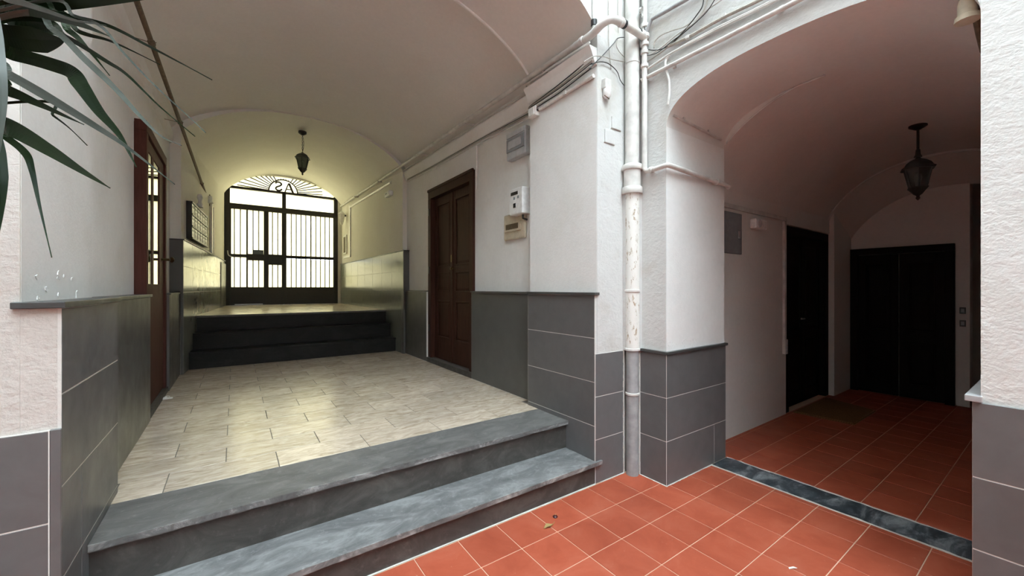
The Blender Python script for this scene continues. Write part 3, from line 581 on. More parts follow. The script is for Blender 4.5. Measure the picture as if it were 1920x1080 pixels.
# ================================================================== lanterns
def lantern(label, x, y, ztop, hang, H, chain, group=None):
    t = T('hanging_lantern', label, 'lantern', (x, y, ztop), group)
    t['group'] = group
    c = (x, y, ztop); r0 = 0.16 * H
    MB().lathe([(0, 0.02), (r0, 0.02), (r0, -0.012), (r0 * .8, -0.022), (r0 * .3, -0.045), (0.0, -0.05)], c, 20).build('ceiling_rose', 'iron_black', t, smooth=True)
    z0 = ztop - hang
    if chain:
        mb = MB(); n = int((hang - 0.04) / 0.032)
        for k in range(n):
            zc = ztop - 0.045 - 0.032 * (k + 0.5); q = k % 2
            mb.tube([(x + (0.010 * math.cos(w) if q else 0), y + (0 if q else 0.010 * math.cos(w)), zc + 0.022 * math.sin(w)) for w in [2 * math.pi * j / 10 for j in range(10)]], 0.0038, 5, True)
        mb.build('chain', 'iron_black', t, smooth=True)
        MB().tube(smooth_path([(x, y, ztop - 0.04), (x + .02, y, ztop - hang * .45), (x + .018, y + .01, ztop - hang * .75), (x, y, z0 + .0)], 5), 0.004, 6).build('flex', 'cable_black', t)
    else:
        MB().tube([(x, y, ztop - 0.04), (x, y, z0)], 0.012, 10).build('rod', 'iron_black', t, smooth=True)
        MB().lathe([(0, 0.09), (0.018, 0.08), (0.022, 0.03), (0.035, 0)], (x, y, z0), 12).build('rod_collar', 'iron_black', t, smooth=True)
    cz = (x, y, z0); rot = 0.26
    MB().lathe([(0.0, 0.02 * H), (0.03 * H, 0.0), (0.06 * H, -0.04 * H), (0.15 * H, -0.085 * H), (0.235 * H, -0.155 * H), (0.275 * H, -0.225 * H), (0.325 * H, -0.262 * H), (0.31 * H, -0.285 * H), (0.24 * H, -0.285 * H)], cz, 6, rot).build('roof', 'iron_black', t)
    ra, za, rb, zb = 0.245 * H, -0.285 * H, 0.155 * H, -0.70 * H
    for k in range(6):
        w = rot + math.pi / 3 * k; w2 = rot + math.pi / 3 * (k + 1)
        A = Vector(cz) + Vector((ra * math.cos(w), ra * math.sin(w), za)); B = Vector(cz) + Vector((rb * math.cos(w), rb * math.sin(w), zb))
        A2 = Vector(cz) + Vector((ra * math.cos(w2), ra * math.sin(w2), za)); B2 = Vector(cz) + Vector((rb * math.cos(w2), rb * math.sin(w2), zb))
        MB().tube([A, B], 0.018 * H, 6).build('post', 'iron_black', t)
        nn = (A2 - A).cross(B - A).normalized() * 0.003
        MB().ext([A * .97 + A2 * .03, A2 * .97 + A * .03, B2 * .97 + B * .03, B * .97 + B2 * .03], nn).build('pane', 'lantern_glass', t)
    MB().lathe([(0.19 * H, -0.695 * H), (0.195 * H, -0.715 * H), (0.165 * H, -0.745 * H), (0.085 * H, -0.85 * H), (0.035 * H, -0.885 * H), (0.03 * H, -0.91 * H)], cz, 6, rot).build('base_bowl', 'iron_black', t)
    MB().lathe([(0.0, -0.89 * H), (0.025 * H, -0.905 * H), (0.042 * H, -0.935 * H), (0.03 * H, -0.965 * H), (0.0, -1.0 * H)], cz, 10).build('finial', 'iron_black', t, smooth=True)
    MB().lathe([(0.0, -0.36 * H), (0.055 * H, -0.40 * H), (0.075 * H, -0.48 * H), (0.05 * H, -0.58 * H), (0.04 * H, -0.69 * H), (0, -0.69 * H)], cz, 12).build('bulb', 'plastic_white', t, smooth=True)
    return t
lantern('small black six-sided lantern hanging on a chain above the landing steps', 1.0, 8.0, 4.455, 0.35, 0.42, True, 'matching black hanging lanterns')
lantern('black six-sided lantern on a rod under the dim passage vault', 6.05, 0.985, 3.415, 0.34, 0.47, False, 'matching black hanging lanterns')

# ================================================================== pipes at the inner corner
PX, PY = 2.905, 2.275
dp = T('downpipe', 'thick white painted downpipe with bell joint in the courtyard corner', 'pipe', (PX, PY, 0))
MB().lathe([(0.062, 2.70), (0.062, 6.0)], (PX, PY, 0), 24).build('upper_pipe', 'pipe_white', dp, smooth=True)
MB().lathe([(0.062, 2.495), (0.086, 2.497), (0.089, 2.505), (0.089, 2.548), (0.085, 2.556), (0.075, 2.558), (0.075, 2.702), (0.088, 2.706), (0.092, 2.714), (0.092, 2.742), (0.086, 2.752), (0.064, 2.762)], (PX, PY, 0), 24).build('bell_joint', 'pipe_white', dp, smooth=True)
MB().lathe([(0.060, 1.12), (0.060, 2.52)], (PX, PY, 0), 24).build('middle_pipe', 'pipe_flaky', dp, smooth=True)
MB().lathe([(0.054, 0.0), (0.054, 1.13)], (PX, PY, 0), 24).build('lower_pipe', 'pipe_grey', dp, smooth=True)
for z, m, r in ((1.635, 'pipe_white', 0.068), (3.66, 'pipe_white', 0.0655), (0.72, 'pipe_white', 0.062), (1.115, 'pipe_white', 0.068)):
    MB().lathe([(r - .008, -0.012), (r, -0.008), (r, 0.008), (r - .008, 0.012)], (PX, PY, z), 24).build('clamp_ring', m, dp, smooth=True)
# mortar fillets where the pipe is bedded into the corner
for (xa, ya) in ((2.862, 2.337), (2.958, 2.238)):
    mb = MB()
    for k in range(40):
        z0 = k * 0.0275; mb.box(xa - random.uniform(.004, .009), xa + random.uniform(.004, .009), ya - random.uniform(.003, .008), ya + .004, z0, z0 + 0.0275)
    mb.build('mortar_fillet', 'mortar', dp)
MB().box(2.858, 2.976, 2.30, 2.347, 1.10, 2.5).build('plaster_chase', 'plaster_rough', dp, bevel=0.006)
MB().box(2.93, 2.978, 2.225, 2.347, 1.10, 2.5).build('plaster_chase', 'plaster_rough', dp, bevel=0.006)

tp = T('water_pipe', 'slim white water pipe running down the corner pier and along the passage jamb', 'pipe', (2.935, 2.168, 2.68))
TX, TY = 2.935, 2.168
MB().tube([(TX, TY, 2.70), (TX, TY, 6)], 0.023, 12).build('riser_pipe', 'pipe_white', tp, smooth=True)
MB().tube(smooth_path([(TX, TY, 2.72), (TX, TY - 0.01, 2.69), (TX, TY - 0.04, 2.675), (TX, 2.03, 2.675), (TX + .005, 1.965, 2.68), (TX + 0.05, 1.945, 2.68), (3.3, 1.945, 2.67), (3.90, 1.945, 2.655), (3.93, 1.945, 2.64)], 5), 0.021, 12).build('elbow_pipe', 'pipe_white', tp, smooth=True)
for z, r in ((3.60, 0.034), (3.86, 0.04), (3.95, 0.034), (3.79, 0.036), (3.72, 0.033)): MB().lathe([(r * .8, -.02), (r, -.014), (r, .014), (r * .8, .02)], (TX, TY, z), 14).build('coupling', 'pipe_white', tp, smooth=True)
for q in ((TX, 2.10, 2.675, 'y'), (3.72, 1.945, 2.659, 'x')):
    MB().lathe([(0.021, -.015), (0.029, -.012), (0.029, .012), (0.021, .015)], q[:3], 12, axis=q[3]).build('pipe_clip', 'pipe_white', tp, smooth=True)
MB().box(3.70, 3.735, 1.945, 1.985, 2.64, 2.675).build('wall_bracket', 'pipe_white', tp); MB().box(TX, 2.976, 2.09, 2.11, 2.66, 2.69).build('wall_bracket', 'pipe_white', tp)

cp = T('cornice_pipe', 'white pipe running along the corridor cornice to an elbow by the downpipe', 'pipe', (2.45, 2.3, 3.8))
MB().tube([(2.55, 12.4, 4.06), (2.50, 7.2, 3.90), (2.475, 3.28, 3.82), (2.47, 2.40, 3.80)], 0.026, 12).build('long_pipe', 'pipe_white', cp, smooth=True)
MB().tube(smooth_path([(2.47, 2.55, 3.80), (2.47, 2.36, 3.80), (2.48, 2.24, 3.835), (2.53, 2.185, 3.86), (2.62, 2.17, 3.862), (2.78, 2.165, 3.856), (2.93, 2.165, 3.85)], 6), 0.032, 14).build('elbow', 'pipe_white', cp, smooth=True)
for x in (2.66, 2.85): MB().lathe([(0.030, -.012), (0.0345, -.01), (0.0345, .01), (0.030, .012)], (x, 2.166, 3.859), 14, axis='x').build('black_seal', 'plastic_black', cp, smooth=True)
for x in (2.62, 2.89): MB().lathe([(0.031, -.014), (0.038, -.01), (0.038, .01), (0.031, .014)], (x, 2.166, 3.859), 14, axis='x').build('socket', 'pipe_white', cp, smooth=True)
MB().lathe([(0.031, -.02), (0.037, -.015), (0.037, .015), (0.031, .02)], (2.47, 2.46, 3.80), 14, axis='y').build('socket', 'pipe_white', cp, smooth=True)
for yy in (3.0, 4.6, 6.2, 8.5, 10.5): 
    zz = 3.80 + (yy - 2.4) * 0.0255; MB().box(2.47, 2.62 if yy > 3.3 else 2.54, yy - .01, yy + .01, zz - .045, zz - .02).build('bracket', 'pipe_white', cp)
MB().tube([(2.475, 2.33, 3.83), (2.475, 2.33, 6.0)], 0.019, 10).build('branch_pipe', 'pipe_white', cp, smooth=True)
MB().lathe([(0.021, 0), (0.027, .004), (0.027, .05), (0.021, .054)], (2.475, 2.33, 3.86), 12).build('black_coupling', 'plastic_black', cp, smooth=True)

# ------------------------------------------------------------------ conduits and cables on the wall above the passage arch (wall plane x = 2.975)
def on_wall(pts, off=0.02): return [onx(u, v, 2.975 - off) for u, v in pts]
def run(name, label, cat, pts, r, mat, group=None, n=8, sm=5, clips=()):
    pts = smooth_path(pts, sm) if sm else pts
    o = MB().tube(pts, r, n).build(name, mat, smooth=True)
    o['label'] = label; o['category'] = cat
    if group: o['group'] = group
    for (p, s) in clips: 
        MB().box(p.x - s, p.x + s, p.y - s, p.y + s, p.z - s * .9, p.z + s * .9).build('clip', 'pipe_white', o, bevel=0.003)
    return o
GA = 'conduits above the passage arch'
pA = on_wall([(1203, 150), (1263, 120), (1420, 40), (1540, -22), (1700, -110)], 0.03)
run('conduit', 'thick pale conduit lowest above the passage arch', 'conduit', pA, 0.017, 'pipe_white', GA, 10, 4, [(pA[1] + Vector((.012, 0, -.018)), 0.013), (onx(1466, 15, 2.96), 0.013)])
pB = on_wall([(1203, 137), (1240, 112), (1262, 98), (1320, 68), (1400, 28), (1480, -12), (1600, -80)], 0.022)
run('conduit', 'thin pale conduit just above the thick one over the passage arch', 'conduit', pB, 0.010, 'pipe_white', GA, 8, 4, [(onx(1328, 63, 2.96), 0.012)])
pC = on_wall([(1275, 90), (1340, 55), (1420, 16), (1480, -15), (1590, -75)], 0.022)
run('conduit', 'second thin pale conduit over the passage arch, from mid arch upward', 'conduit', pC, 0.010, 'pipe_white', GA, 8, 4, [(onx(1420, 17, 2.96), 0.012)])
pD = on_wall([(1250, 88), (1290, 70), (1352, 35), (1420, 2), (1500, -40)], 0.022)
run('conduit', 'rusty old conduit above the thin pale pair', 'conduit', pD, 0.013, 'cable_grey', GA, 8, 4, [(onx(1290, 70, 2.955), 0.016), (onx(1358, 30, 2.955), 0.014)])
run('conduit', 'grey pipe branching from the slim water pipe up the wall', 'conduit', [(2.935, 2.15, 3.885)] + on_wall([(1222, 36), (1282, 2), (1360, -45)], 0.03), 0.016, 'pipe_grey', GA, 10, 0)
GB = 'loose cables on the courtyard wall'
run('cable', 'black cable curling up from behind the slim water pipe', 'cable', on_wall([(1208, 92), (1232, 94), (1256, 84), (1285, 55), (1308, 26), (1318, 8), (1320, -20)], 0.03), 0.0045, 'cable_black', GB, 6)
run('cable', 'grey cable in the bundle under the black one', 'cable', on_wall([(1203, 122), (1240, 98), (1275, 68), (1305, 38), (1322, 15), (1330, -20)], 0.024), 0.0055, 'cable_grey', GB, 6)
run('cable', 'pale cable in the bundle, outermost of the curve', 'cable', on_wall([(1203, 112), (1236, 92), (1268, 66), (1300, 44), (1324, 20), (1352, 0), (1370, -15)], 0.028), 0.006, 'pipe_white', GB, 6)
run('cable', 'grey cable looping in an arc above the bundle', 'cable', on_wall([(1226, 90), (1228, 78), (1240, 66), (1262, 57), (1284, 50), (1300, 38)], 0.022), 0.005, 'cable_grey', GB, 6)
run('cable', 'thin dark cable crossing the bundle to the pale conduit', 'cable', on_wall([(1203, 105), (1230, 100), (1262, 76), (1290, 55), (1325, 22), (1345, -10)], 0.034), 0.0035, 'cable_black', GB, 6)
run('conduit', 'short white conduit dropping to the springing of the passage arch', 'conduit', on_wall([(1256, 104), (1249, 112), (1248, 126), (1254, 148), (1255, 175), (1252, 196)], 0.02), 0.009, 'pvc_white', GA, 8)
# cables looping on the narrow facade strip (plane y = 2.345)
def on_fac(pts, off=0.012): return [ony(u, v, 2.345 - off) for u, v in pts]
GC = 'thin wires on the facade strip beside the downpipe'
run('wire', 'thin wire hanging straight beside the branch pipe', 'wire', on_fac([(1140, -60), (1141, 30), (1142, 90), (1146, 130)]), 0.003, 'cable_grey', GC, 5)
run('wire', 'thin wire hanging close to the thick downpipe', 'wire', on_fac([(1160, -60), (1159, 20), (1160, 62)]), 0.003, 'cable_grey', GC, 5)
run('wire', 'dark wire slanting from the cornice corner up to the downpipe', 'wire', on_fac([(1105, 128), (1130, 104), (1150, 82), (1158, 72), (1170, 70)], 0.02), 0.004, 'cable_black', GC, 5)
run('wire', 'dark wire arching down beside the downpipe foot of the cornice', 'wire', on_fac([(1108, 121), (1125, 116), (1142, 120), (1157, 134), (1163, 150), (1170, 160)], 0.02), 0.004, 'cable_black', GC, 5)
run('wire', 'grey wire arching from the cornice to the downpipe', 'wire', on_fac([(1095, 116), (1112, 106), (1130, 106), (1150, 112), (1172, 116)], 0.024), 0.004, 'cable_grey', GC, 5)
run('wire', 'grey wire curling under the slanting dark one', 'wire', on_fac([(1158, 74), (1156, 86), (1162, 98), (1172, 108)], 0.02), 0.0035, 'cable_grey', GC, 5)
# cables under the cornice inside the corridor
GD = 'cables under the corridor cornice'
for i, (z, r, m, dz, lab) in enumerate(((3.565, 0.0045, 'cable_black', 0.05, 'black cable highest under the corridor cornice'), (3.55, 0.006, 'cable_grey', 0.02, 'grey cable next below the highest one under the cornice'),
        (3.535, 0.004, 'cable_black', 0.0, 'thin black cable in the middle of the bundle under the cornice'), (3.515, 0.007, 'pipe_white', 0.0, 'pale cable below the middle of the bundle under the cornice'), (3.495, 0.0045, 'cable_black', -0.01, 'dark cable lowest above the white trunking'))):
    pts = [(2.495 - 0.005 * i, 2.36, z + 0.035 + dz * .6), (2.492, 2.75, z + dz * .2), (2.494, 3.0, z - .012), (2.50, 3.26, z - .02 - .2 * dz), (2.60, 3.36, z - .01)]
    if i in (0, 1, 3): pts += [(2.632, 3.6, z + 0.01), (2.632, 4.6, z + 0.05), (2.632, 5.9, z + 0.07), (2.632, 7.15, z + 0.12)]
    run('cable', lab, 'cable', pts, r, m, GD, 6, 5)
run('conduit', 'thin white conduit on the cornice just below the long pipe', 'conduit', [(2.455, 2.36, 3.735), (2.455, 3.26, 3.75), (2.59, 3.36, 3.765), (2.592, 7.2, 3.86)], 0.009, 'pipe_white', None, 8, 0)
run('cable_trunking', 'white cable trunking along the top of the smooth pier wall', 'trunking', [(2.513, 2.37, 3.475), (2.513, 3.10, 3.455)], 0.017, 'pvc_white', None, 8, 0, [(Vector((2.513, 2.72, 3.465)), 0.021)])
run('wire', 'thin wire drooping from the junction box over the grey fuse box', 'wire', [(2.60, 3.30, 3.48), (2.63, 3.42, 3.40), (2.64, 3.60, 3.30), (2.65, 3.66, 3.24)], 0.003, 'cable_grey', GC, 5)
jb = T('junction_box', 'small white junction box at the end of the white trunking', 'junction box', (2.51, 3.2, 3.42))
MB().box(2.47, 2.53, 3.12, 3.24, 3.40, 3.50).build('housing', 'pvc_white', jb, bevel=0.008); MB().box(2.463, 2.471, 3.135, 3.225, 3.412, 3.488).build('lid', 'plastic_white', jb, bevel=0.004)
MB().lathe([(0.014, 0), (0.018, .004), (0.018, .02), (0.013, .03)], (2.50, 3.12, 3.455), 10, axis='y').build('gland', 'plastic_grey', jb)
vc = run('cable_trunking', 'narrow vertical white conduit from cornice down beside the panelled door', 'trunking', [(2.648, 4.60, 3.56), (2.648, 4.60, 2.98)], 0.010, 'pvc_white', None, 8, 0)

# ================================================================== boxes on the corridor wall
b1 = T('fuse_box', 'grey plastic fuse box with hinged window on the corridor wall', 'fuse box', (2.66, 3.62, 3.10))
MB().box(2.585, 2.66, 3.44, 3.80, 3.13, 3.44).build('housing', 'plastic_grey', b1, bevel=0.01)
MB().box(2.572, 2.586, 3.455, 3.785, 3.21, 3.36).build('window_cover', 'plastic_grey_dark', b1, bevel=0.005)
MB().box(2.566, 2.574, 3.50, 3.74, 3.24, 3.33).build('breaker_row', 'plastic_grey', b1, bevel=0.003)
MB().box(2.575, 2.587, 3.45, 3.79, 3.375, 3.43).build('top_flap', 'plastic_grey', b1, bevel=0.004)
b2 = T('meter_box', 'white electricity meter box with dark slots below the fuse box', 'meter', (2.66, 3.55, 2.46))
MB().box(2.53, 2.66, 3.42, 3.66, 2.47, 2.76).build('housing', 'plastic_white', b2, bevel=0.01)
MB().box(2.526, 2.533, 3.50, 3.63, 2.685, 2.72).build('display', 'plastic_black', b2); MB().box(2.526, 2.533, 3.54, 3.585, 2.545, 2.595).build('switch', 'plastic_black', b2, bevel=0.004)
MB().box(2.526, 2.533, 3.48, 3.51, 2.64, 2.67).build('button', 'plastic_grey_dark', b2, bevel=0.003); MB().box(2.526, 2.533, 3.55, 3.58, 2.635, 2.665).build('button', 'plastic_grey_dark', b2, bevel=0.003)
MB().tube([(2.60, 3.5, 2.47), (2.60, 3.5, 2.43), (2.63, 3.46, 2.41)], 0.012, 8).build('cable_tail', 'cable_black', b2)
b3 = T('switch_panel', 'yellowed cream switch panel partly behind the meter box', 'switch panel', (2.66, 3.72, 2.22))
MB().box(2.625, 2.66, 3.50, 3.92, 2.22, 2.52).build('plate', 'plastic_cream', b3, bevel=0.015)
MB().box(2.605, 2.627, 3.56, 3.88, 2.31, 2.42).build('raised_frame', 'plastic_cream', b3, bevel=0.008); MB().box(2.600, 2.607, 3.60, 3.84, 2.335, 2.395).build('switch_window', 'iron_rust', b3)
# lamp box and blank plates on the facade strip
lb = T('bulkhead_light', 'small white bulkhead light on the facade strip beside the downpipe', 'light', tuple(ony(1133, 190, 2.345)))
q = ony(1133, 172, 2.345)
MB().box(q.x - .038, q.x + .038, q.y - .05, q.y, q.z + .01, q.z + .095).build('housing', 'pipe_white', lb, bevel=0.008)
MB().lathe([(0.034, 0.012), (0.036, -0.01), (0.034, -0.045), (0.022, -0.066), (0.0, -0.07)], (q.x, q.y - .03, q.z), 14).build('lens', 'plastic_white', lb, smooth=True)
MB().tube([(q.x - .03, q.y - .03, q.z - .05), (q.x, q.y - .055, q.z - .085), (q.x + .03, q.y - .03, q.z - .05)], 0.004, 6).build('guard_wire', 'iron_rust', lb)
for (u0, v0, u1, v1, lab) in ((1133, 242, 1151, 272, 'square painted cover plate lower on the facade strip'), (1146, 218, 1163, 246, 'square painted cover plate higher on the facade strip, nearer the downpipe')):
    a, b = ony(u0, v0, 2.345), ony(u1, v1, 2.345); cv = T('cover_plate', lab, 'cover plate', ((a.x + b.x) / 2, 2.345, b.z), 'painted cover plates')
    MB().box(a.x, b.x, 2.334, 2.346, b.z, a.z).build('plate', 'plaster_rough', cv, bevel=0.003)
    MB().box(a.x - .004, b.x + .004, 2.338, 2.346, b.z - .005, b.z + .002).build('lower_lip', 'cable_grey', cv)
# tap / cable knot beside the downpipe
kt = T('cable_clamp', 'knotted metal clamp between the downpipe and the slim water pipe', 'clamp', (2.93, 2.20, 4.05))
for k in range(7): 
    w = k * 0.9; MB().tube([(2.91, 2.185, 4.06), (2.91 + .045 * math.cos(w), 2.165, 4.06 + .045 * math.sin(w))], 0.009, 6).build('wire_twist', 'steel', kt)
MB().tube([(2.92, 2.165, 4.04), (2.925, 2.16, 3.97), (2.915, 2.15, 3.90), (2.91, 2.15, 3.86)], 0.005, 6).build('black_tail', 'cable_black', kt)

# ================================================================== passage fittings
pc = run('conduit', 'white conduit under the passage arch at the top of the pier jamb', 'conduit', [ony(1262, 216, 1.955), ony(1352, 262, 1.955)], 0.011, 'pipe_white', GA, 8, 0, [(ony(1280, 223, 1.96), 0.016), (ony(1328, 247, 1.96), 0.016)])
vz = lambda y_: 2.72 + 0.70 * prof((y_ - 1.05) / 1.152)
ln = [Vector((3.918, p.y, min(p.z, vz(p.y)) - 0.012)) for p in a1 if 1.15 < p.y < 1.965][::-1]
run('cable', 'pale cable following the inner edge of the passage arch', 'cable', ln, 0.008, 'pipe_white', 'cables along the passage arches', 6, 0)
ln = [Vector((7.49, p.y, p.z - 0.012)) for p in n0][::-1]
run('cable', 'pale cable following the far arch inside the passage', 'cable', ln, 0.006, 'pipe_white', 'cables along the passage arches', 6, 0)
ct = T('cable_trunking', 'white trunking along the dim passage wall and down beside the black door', 'trunking', (5.9, 2.2, 0.82))
MB().box(3.95, 5.93, 2.175, 2.2, 2.535, 2.585).build('horizontal_duct', 'pipe_white', ct, bevel=0.004); MB().box(5.845, 5.90, 2.172, 2.2, 0.98, 2.53).build('vertical_duct', 'pipe_white', ct, bevel=0.004)
MB().box(5.835, 5.91, 2.16, 2.2, 0.80, 0.99).build('switch_box', 'pipe_white', ct, bevel=0.005)
for z in (0.84, 0.89, 0.94): MB().box(5.855, 5.89, 2.154, 2.161, z - .015, z + .015).build('switch', 'plastic_grey', ct)
gp = T('access_panel', 'grey rectangular access panel on the dim passage wall', 'panel', (4.48, 2.2, 2.03))
MB().box(4.15, 4.73, 2.186, 2.2, 2.04, 2.50).build('plate', 'plastic_grey_dark', gp, bevel=0.01); MB().box(4.64, 4.68, 2.178, 2.187, 2.22, 2.30).build('latch', 'plastic_grey', gp)
sb = T('siren_box', 'small white box beside the grey access panel in the passage', 'siren', (5.05, 2.2, 2.33))
MB().box(4.93, 5.22, 2.12, 2.2, 2.35, 2.47).build('housing', 'plastic_white', sb, bevel=0.02); MB().lathe([(0.05, 0), (0.05, -.012), (0.04, -.02), (0, -.022)], (4.99, 2.12, 2.41), 14, axis='y').build('lens', 'plastic_grey', sb, smooth=True)
dm = T('doormat', 'brown bristle doormat in front of the near black passage door', 'doormat', (6.65, 1.86, 0))
MB().prism([(6.12, 2.16), (7.28, 2.16), (7.05, 1.56), (6.16, 1.56)], 0.001, 0.018).build('mat', 'doormat', dm, bevel=0.006)
MB().prism([(6.10, 2.175), (7.30, 2.175), (7.06, 1.545), (6.14, 1.545)], 0.0005, 0.008).build('border', 'doormat', dm)
for z, lab in ((1.12, 'lower small dark switch beside the wide black door'), (1.30, 'upper small dark switch beside the wide black door')):
    sw = T('wall_switch', lab, 'switch', (8.35, 0.915, z), 'switches beside the wide black door')
    MB().box(8.335, 8.35, 0.885, 0.945, z, z + .09).build('plate', 'plastic_black', sw, bevel=0.004); MB().box(8.328, 8.336, 0.90, 0.93, z + .02, z + .07).build('rocker', 'plastic_grey_dark', sw)
wl2 = T('wall_lamp', 'white tubular lamp on a rusty bracket under the passage arch beside the rough pier', 'lamp', (3.45, 0.30, 3.15))
lq = atd(1814, 12, 2.03)
MB().lathe([(0.0, 0.045), (0.030, 0.04), (0.036, 0.02), (0.036, -0.045), (0.046, -0.05), (0.048, -0.075), (0.0, -0.078)], lq, 16).build('lamp_body', 'plastic_cream', wl2, smooth=True)
MB().tube([(lq.x, lq.y, lq.z + .03), (lq.x + .03, 0.30, lq.z + .03), (lq.x + .1, 0.275, lq.z + .02)], 0.016, 8).build('bracket_arm', 'iron_rust', wl2, smooth=True)
MB().tube([(lq.x + .02, 0.30, lq.z + .02), (lq.x + .22, 0.30, lq.z - .06), (lq.x + .40, 0.30, lq.z - .10)], 0.018, 8).build('supply_pipe', 'iron_rust', wl2, smooth=True)

# ================================================================== corridor fittings
ip = T('iron_pipe', 'long rusty iron pipe slanting along the corridor above the glazed door', 'pipe', (-0.6, 3.3, 3.7))
A, B = Vector((-0.575, 3.29, 3.70)), Vector((-0.455, 9.85, 3.47))
MB().tube([A, A.lerp(B, .5), B], 0.019, 10).build('tube', 'iron_rust', ip, smooth=True)
for t in (0.05, 0.16, 0.42, 0.85):
    p = A.lerp(B, t); MB().lathe([(0.019, -.02), (0.026, -.016), (0.026, .016), (0.019, .02)], p, 10, axis='y').build('coupling', 'iron_rust', ip, smooth=True)
    MB().tube([p + Vector((.03, 0, .012)), p, p + Vector((-0.14, 0, 0.01))], 0.003, 6).build('wall_hook', 'iron_rust', ip)
sp = T('spotlight', 'small white spotlight at the end of the rusty pipe', 'spotlight', (-0.43, 9.9, 3.35))
MB().lathe([(0.0, 0.06), (0.035, 0.05), (0.045, 0.03), (0.05, -0.06), (0.062, -0.075), (0.06, -0.09), (0.0, -0.08)], (-0.40, 9.80, 3.42), 16).build('lamp_head', 'plastic_white', sp, smooth=True)
MB().box(-0.46, -0.40, 9.9, 9.96, 3.30, 3.52).build('bracket', 'iron_rust', sp)
def wx(y): return -0.62 + 0.0769 * (y - 7.2)
mbk = T('mailbox_bank', 'dark framed bank of mailboxes in three rows on the converging wall', 'mailboxes', (wx(7.6), 7.6, 2.40), None, -ang)
mc = MB().box(0.0, 0.05, 0, 1.52, 0.0, 0.56)
for k in range(4): mc.box(0.05, 0.075, 0, 1.52, 0.178 * k, 0.178 * k + 0.026)
for k in range(7): mc.box(0.05, 0.066, 0.2495 * k, 0.2495 * k + 0.023, 0, 0.56)
mc.build('cabinet', 'iron_black', mbk, local=True)
for r_ in range(3):
    for c_ in range(6):
        y0, z0 = 0.028 + c_ * 0.2495, 0.03 + r_ * 0.178
        dd = MB().box(0.048, 0.062, y0, y0 + 0.216, z0, z0 + 0.144).build('mailbox_door', 'plastic_white', mbk, local=True)
        MB().box(0.061, 0.066, y0 + .04, y0 + .18, z0 + .09, z0 + .115).build('slot', 'plastic_black', dd, local=True)
        MB().box(0.061, 0.065, y0 + .06, y0 + .15, z0 + .02, z0 + .055).build('name_tag', 'paper_white', dd, local=True)
om = T('wall_ornament', 'small white ornament on the wall above the mailboxes', 'ornament', (wx(8.35) + 0.01, 8.35, 3.02), None, -ang)
MB().lathe([(0, 0), (0.04, 0.01), (0.045, 0.03), (0.025, 0.06), (0.03, 0.10), (0.045, 0.14), (0.03, 0.19), (0, 0.20)], (0.05, 0, 0), 14).build('figure', 'plastic_white', om, local=True, smooth=True)
MB().box(0, 0.09, -0.07, 0.07, -0.02, 0.0).build('shelf', 'pipe_white', om, local=True)
vt = T('cable_trunking', 'white vertical trunking on the converging wall below the spotlight', 'trunking', (wx(10.0) + .01, 10.0, 2.36), None, -ang)
MB().box(0, 0.03, -0.05, 0.05, 0, 1.0).build('duct', 'pvc_white', vt, local=True); MB().box(0, 0.035, 0.16, 0.19, 0, 0.95).build('thin_duct', 'pvc_white', vt, local=True)
em = T('emergency_light', 'small bright white emergency light on the landing wall', 'light', (2.58, 7.95, 3.47))
MB().box(2.50, 2.58, 7.80, 8.10, 3.50, 3.60).build('housing', 'plastic_white', em, bevel=0.012); MB().box(2.488, 2.502, 7.83, 8.07, 3.515, 3.585).build('lens', 'plastic_white', em, bevel=0.004)
MB().box(2.484, 2.49, 7.90, 8.0, 3.535, 3.56).build('pictogram', 'plastic_grey_dark', em)
dt = T('cable_trunking', 'white trunking running along the landing wall and down towards the gate', 'trunking', (2.57, 11.2, 2.45))
MB().tube([(2.565, 7.9, 3.78), (2.565, 11.3, 3.86)], 0.03, 6).build('upper_duct', 'pvc_white', dt); MB().box(2.55, 2.58, 11.28, 11.36, 2.55, 3.9).build('drop_duct', 'pvc_white', dt); MB().box(2.55, 2.58, 11.28, 12.1, 2.50, 2.56).build('lower_duct', 'pvc_white', dt)
gl = T('wall_lantern', 'white wall lantern beside the gate on the landing wall', 'lantern', (2.56, 11.85, 3.45))
MB().lathe([(0.02, 0.36), (0.06, 0.33), (0.11, 0.28), (0.09, 0.27), (0.06, 0.06), (0.03, 0.0), (0, -.03)], (2.46, 11.85, 3.45), 6).build('lamp_cage', 'pvc_white', gl); MB().box(2.46, 2.58, 11.83, 11.87, 3.68, 3.72).build('arm', 'iron_black', gl)
icp = T('intercom', 'dark narrow intercom panel on the landing wall beside the gate', 'intercom', (2.56, 11.9, 2.65))
MB().box(2.545, 2.58, 11.72, 12.05, 2.62, 3.15).build('plate', 'pvc_white', icp, bevel=0.005); MB().box(2.535, 2.546, 11.78, 11.98, 2.66, 3.10).build('grille', 'iron_rust', icp, bevel=0.004)

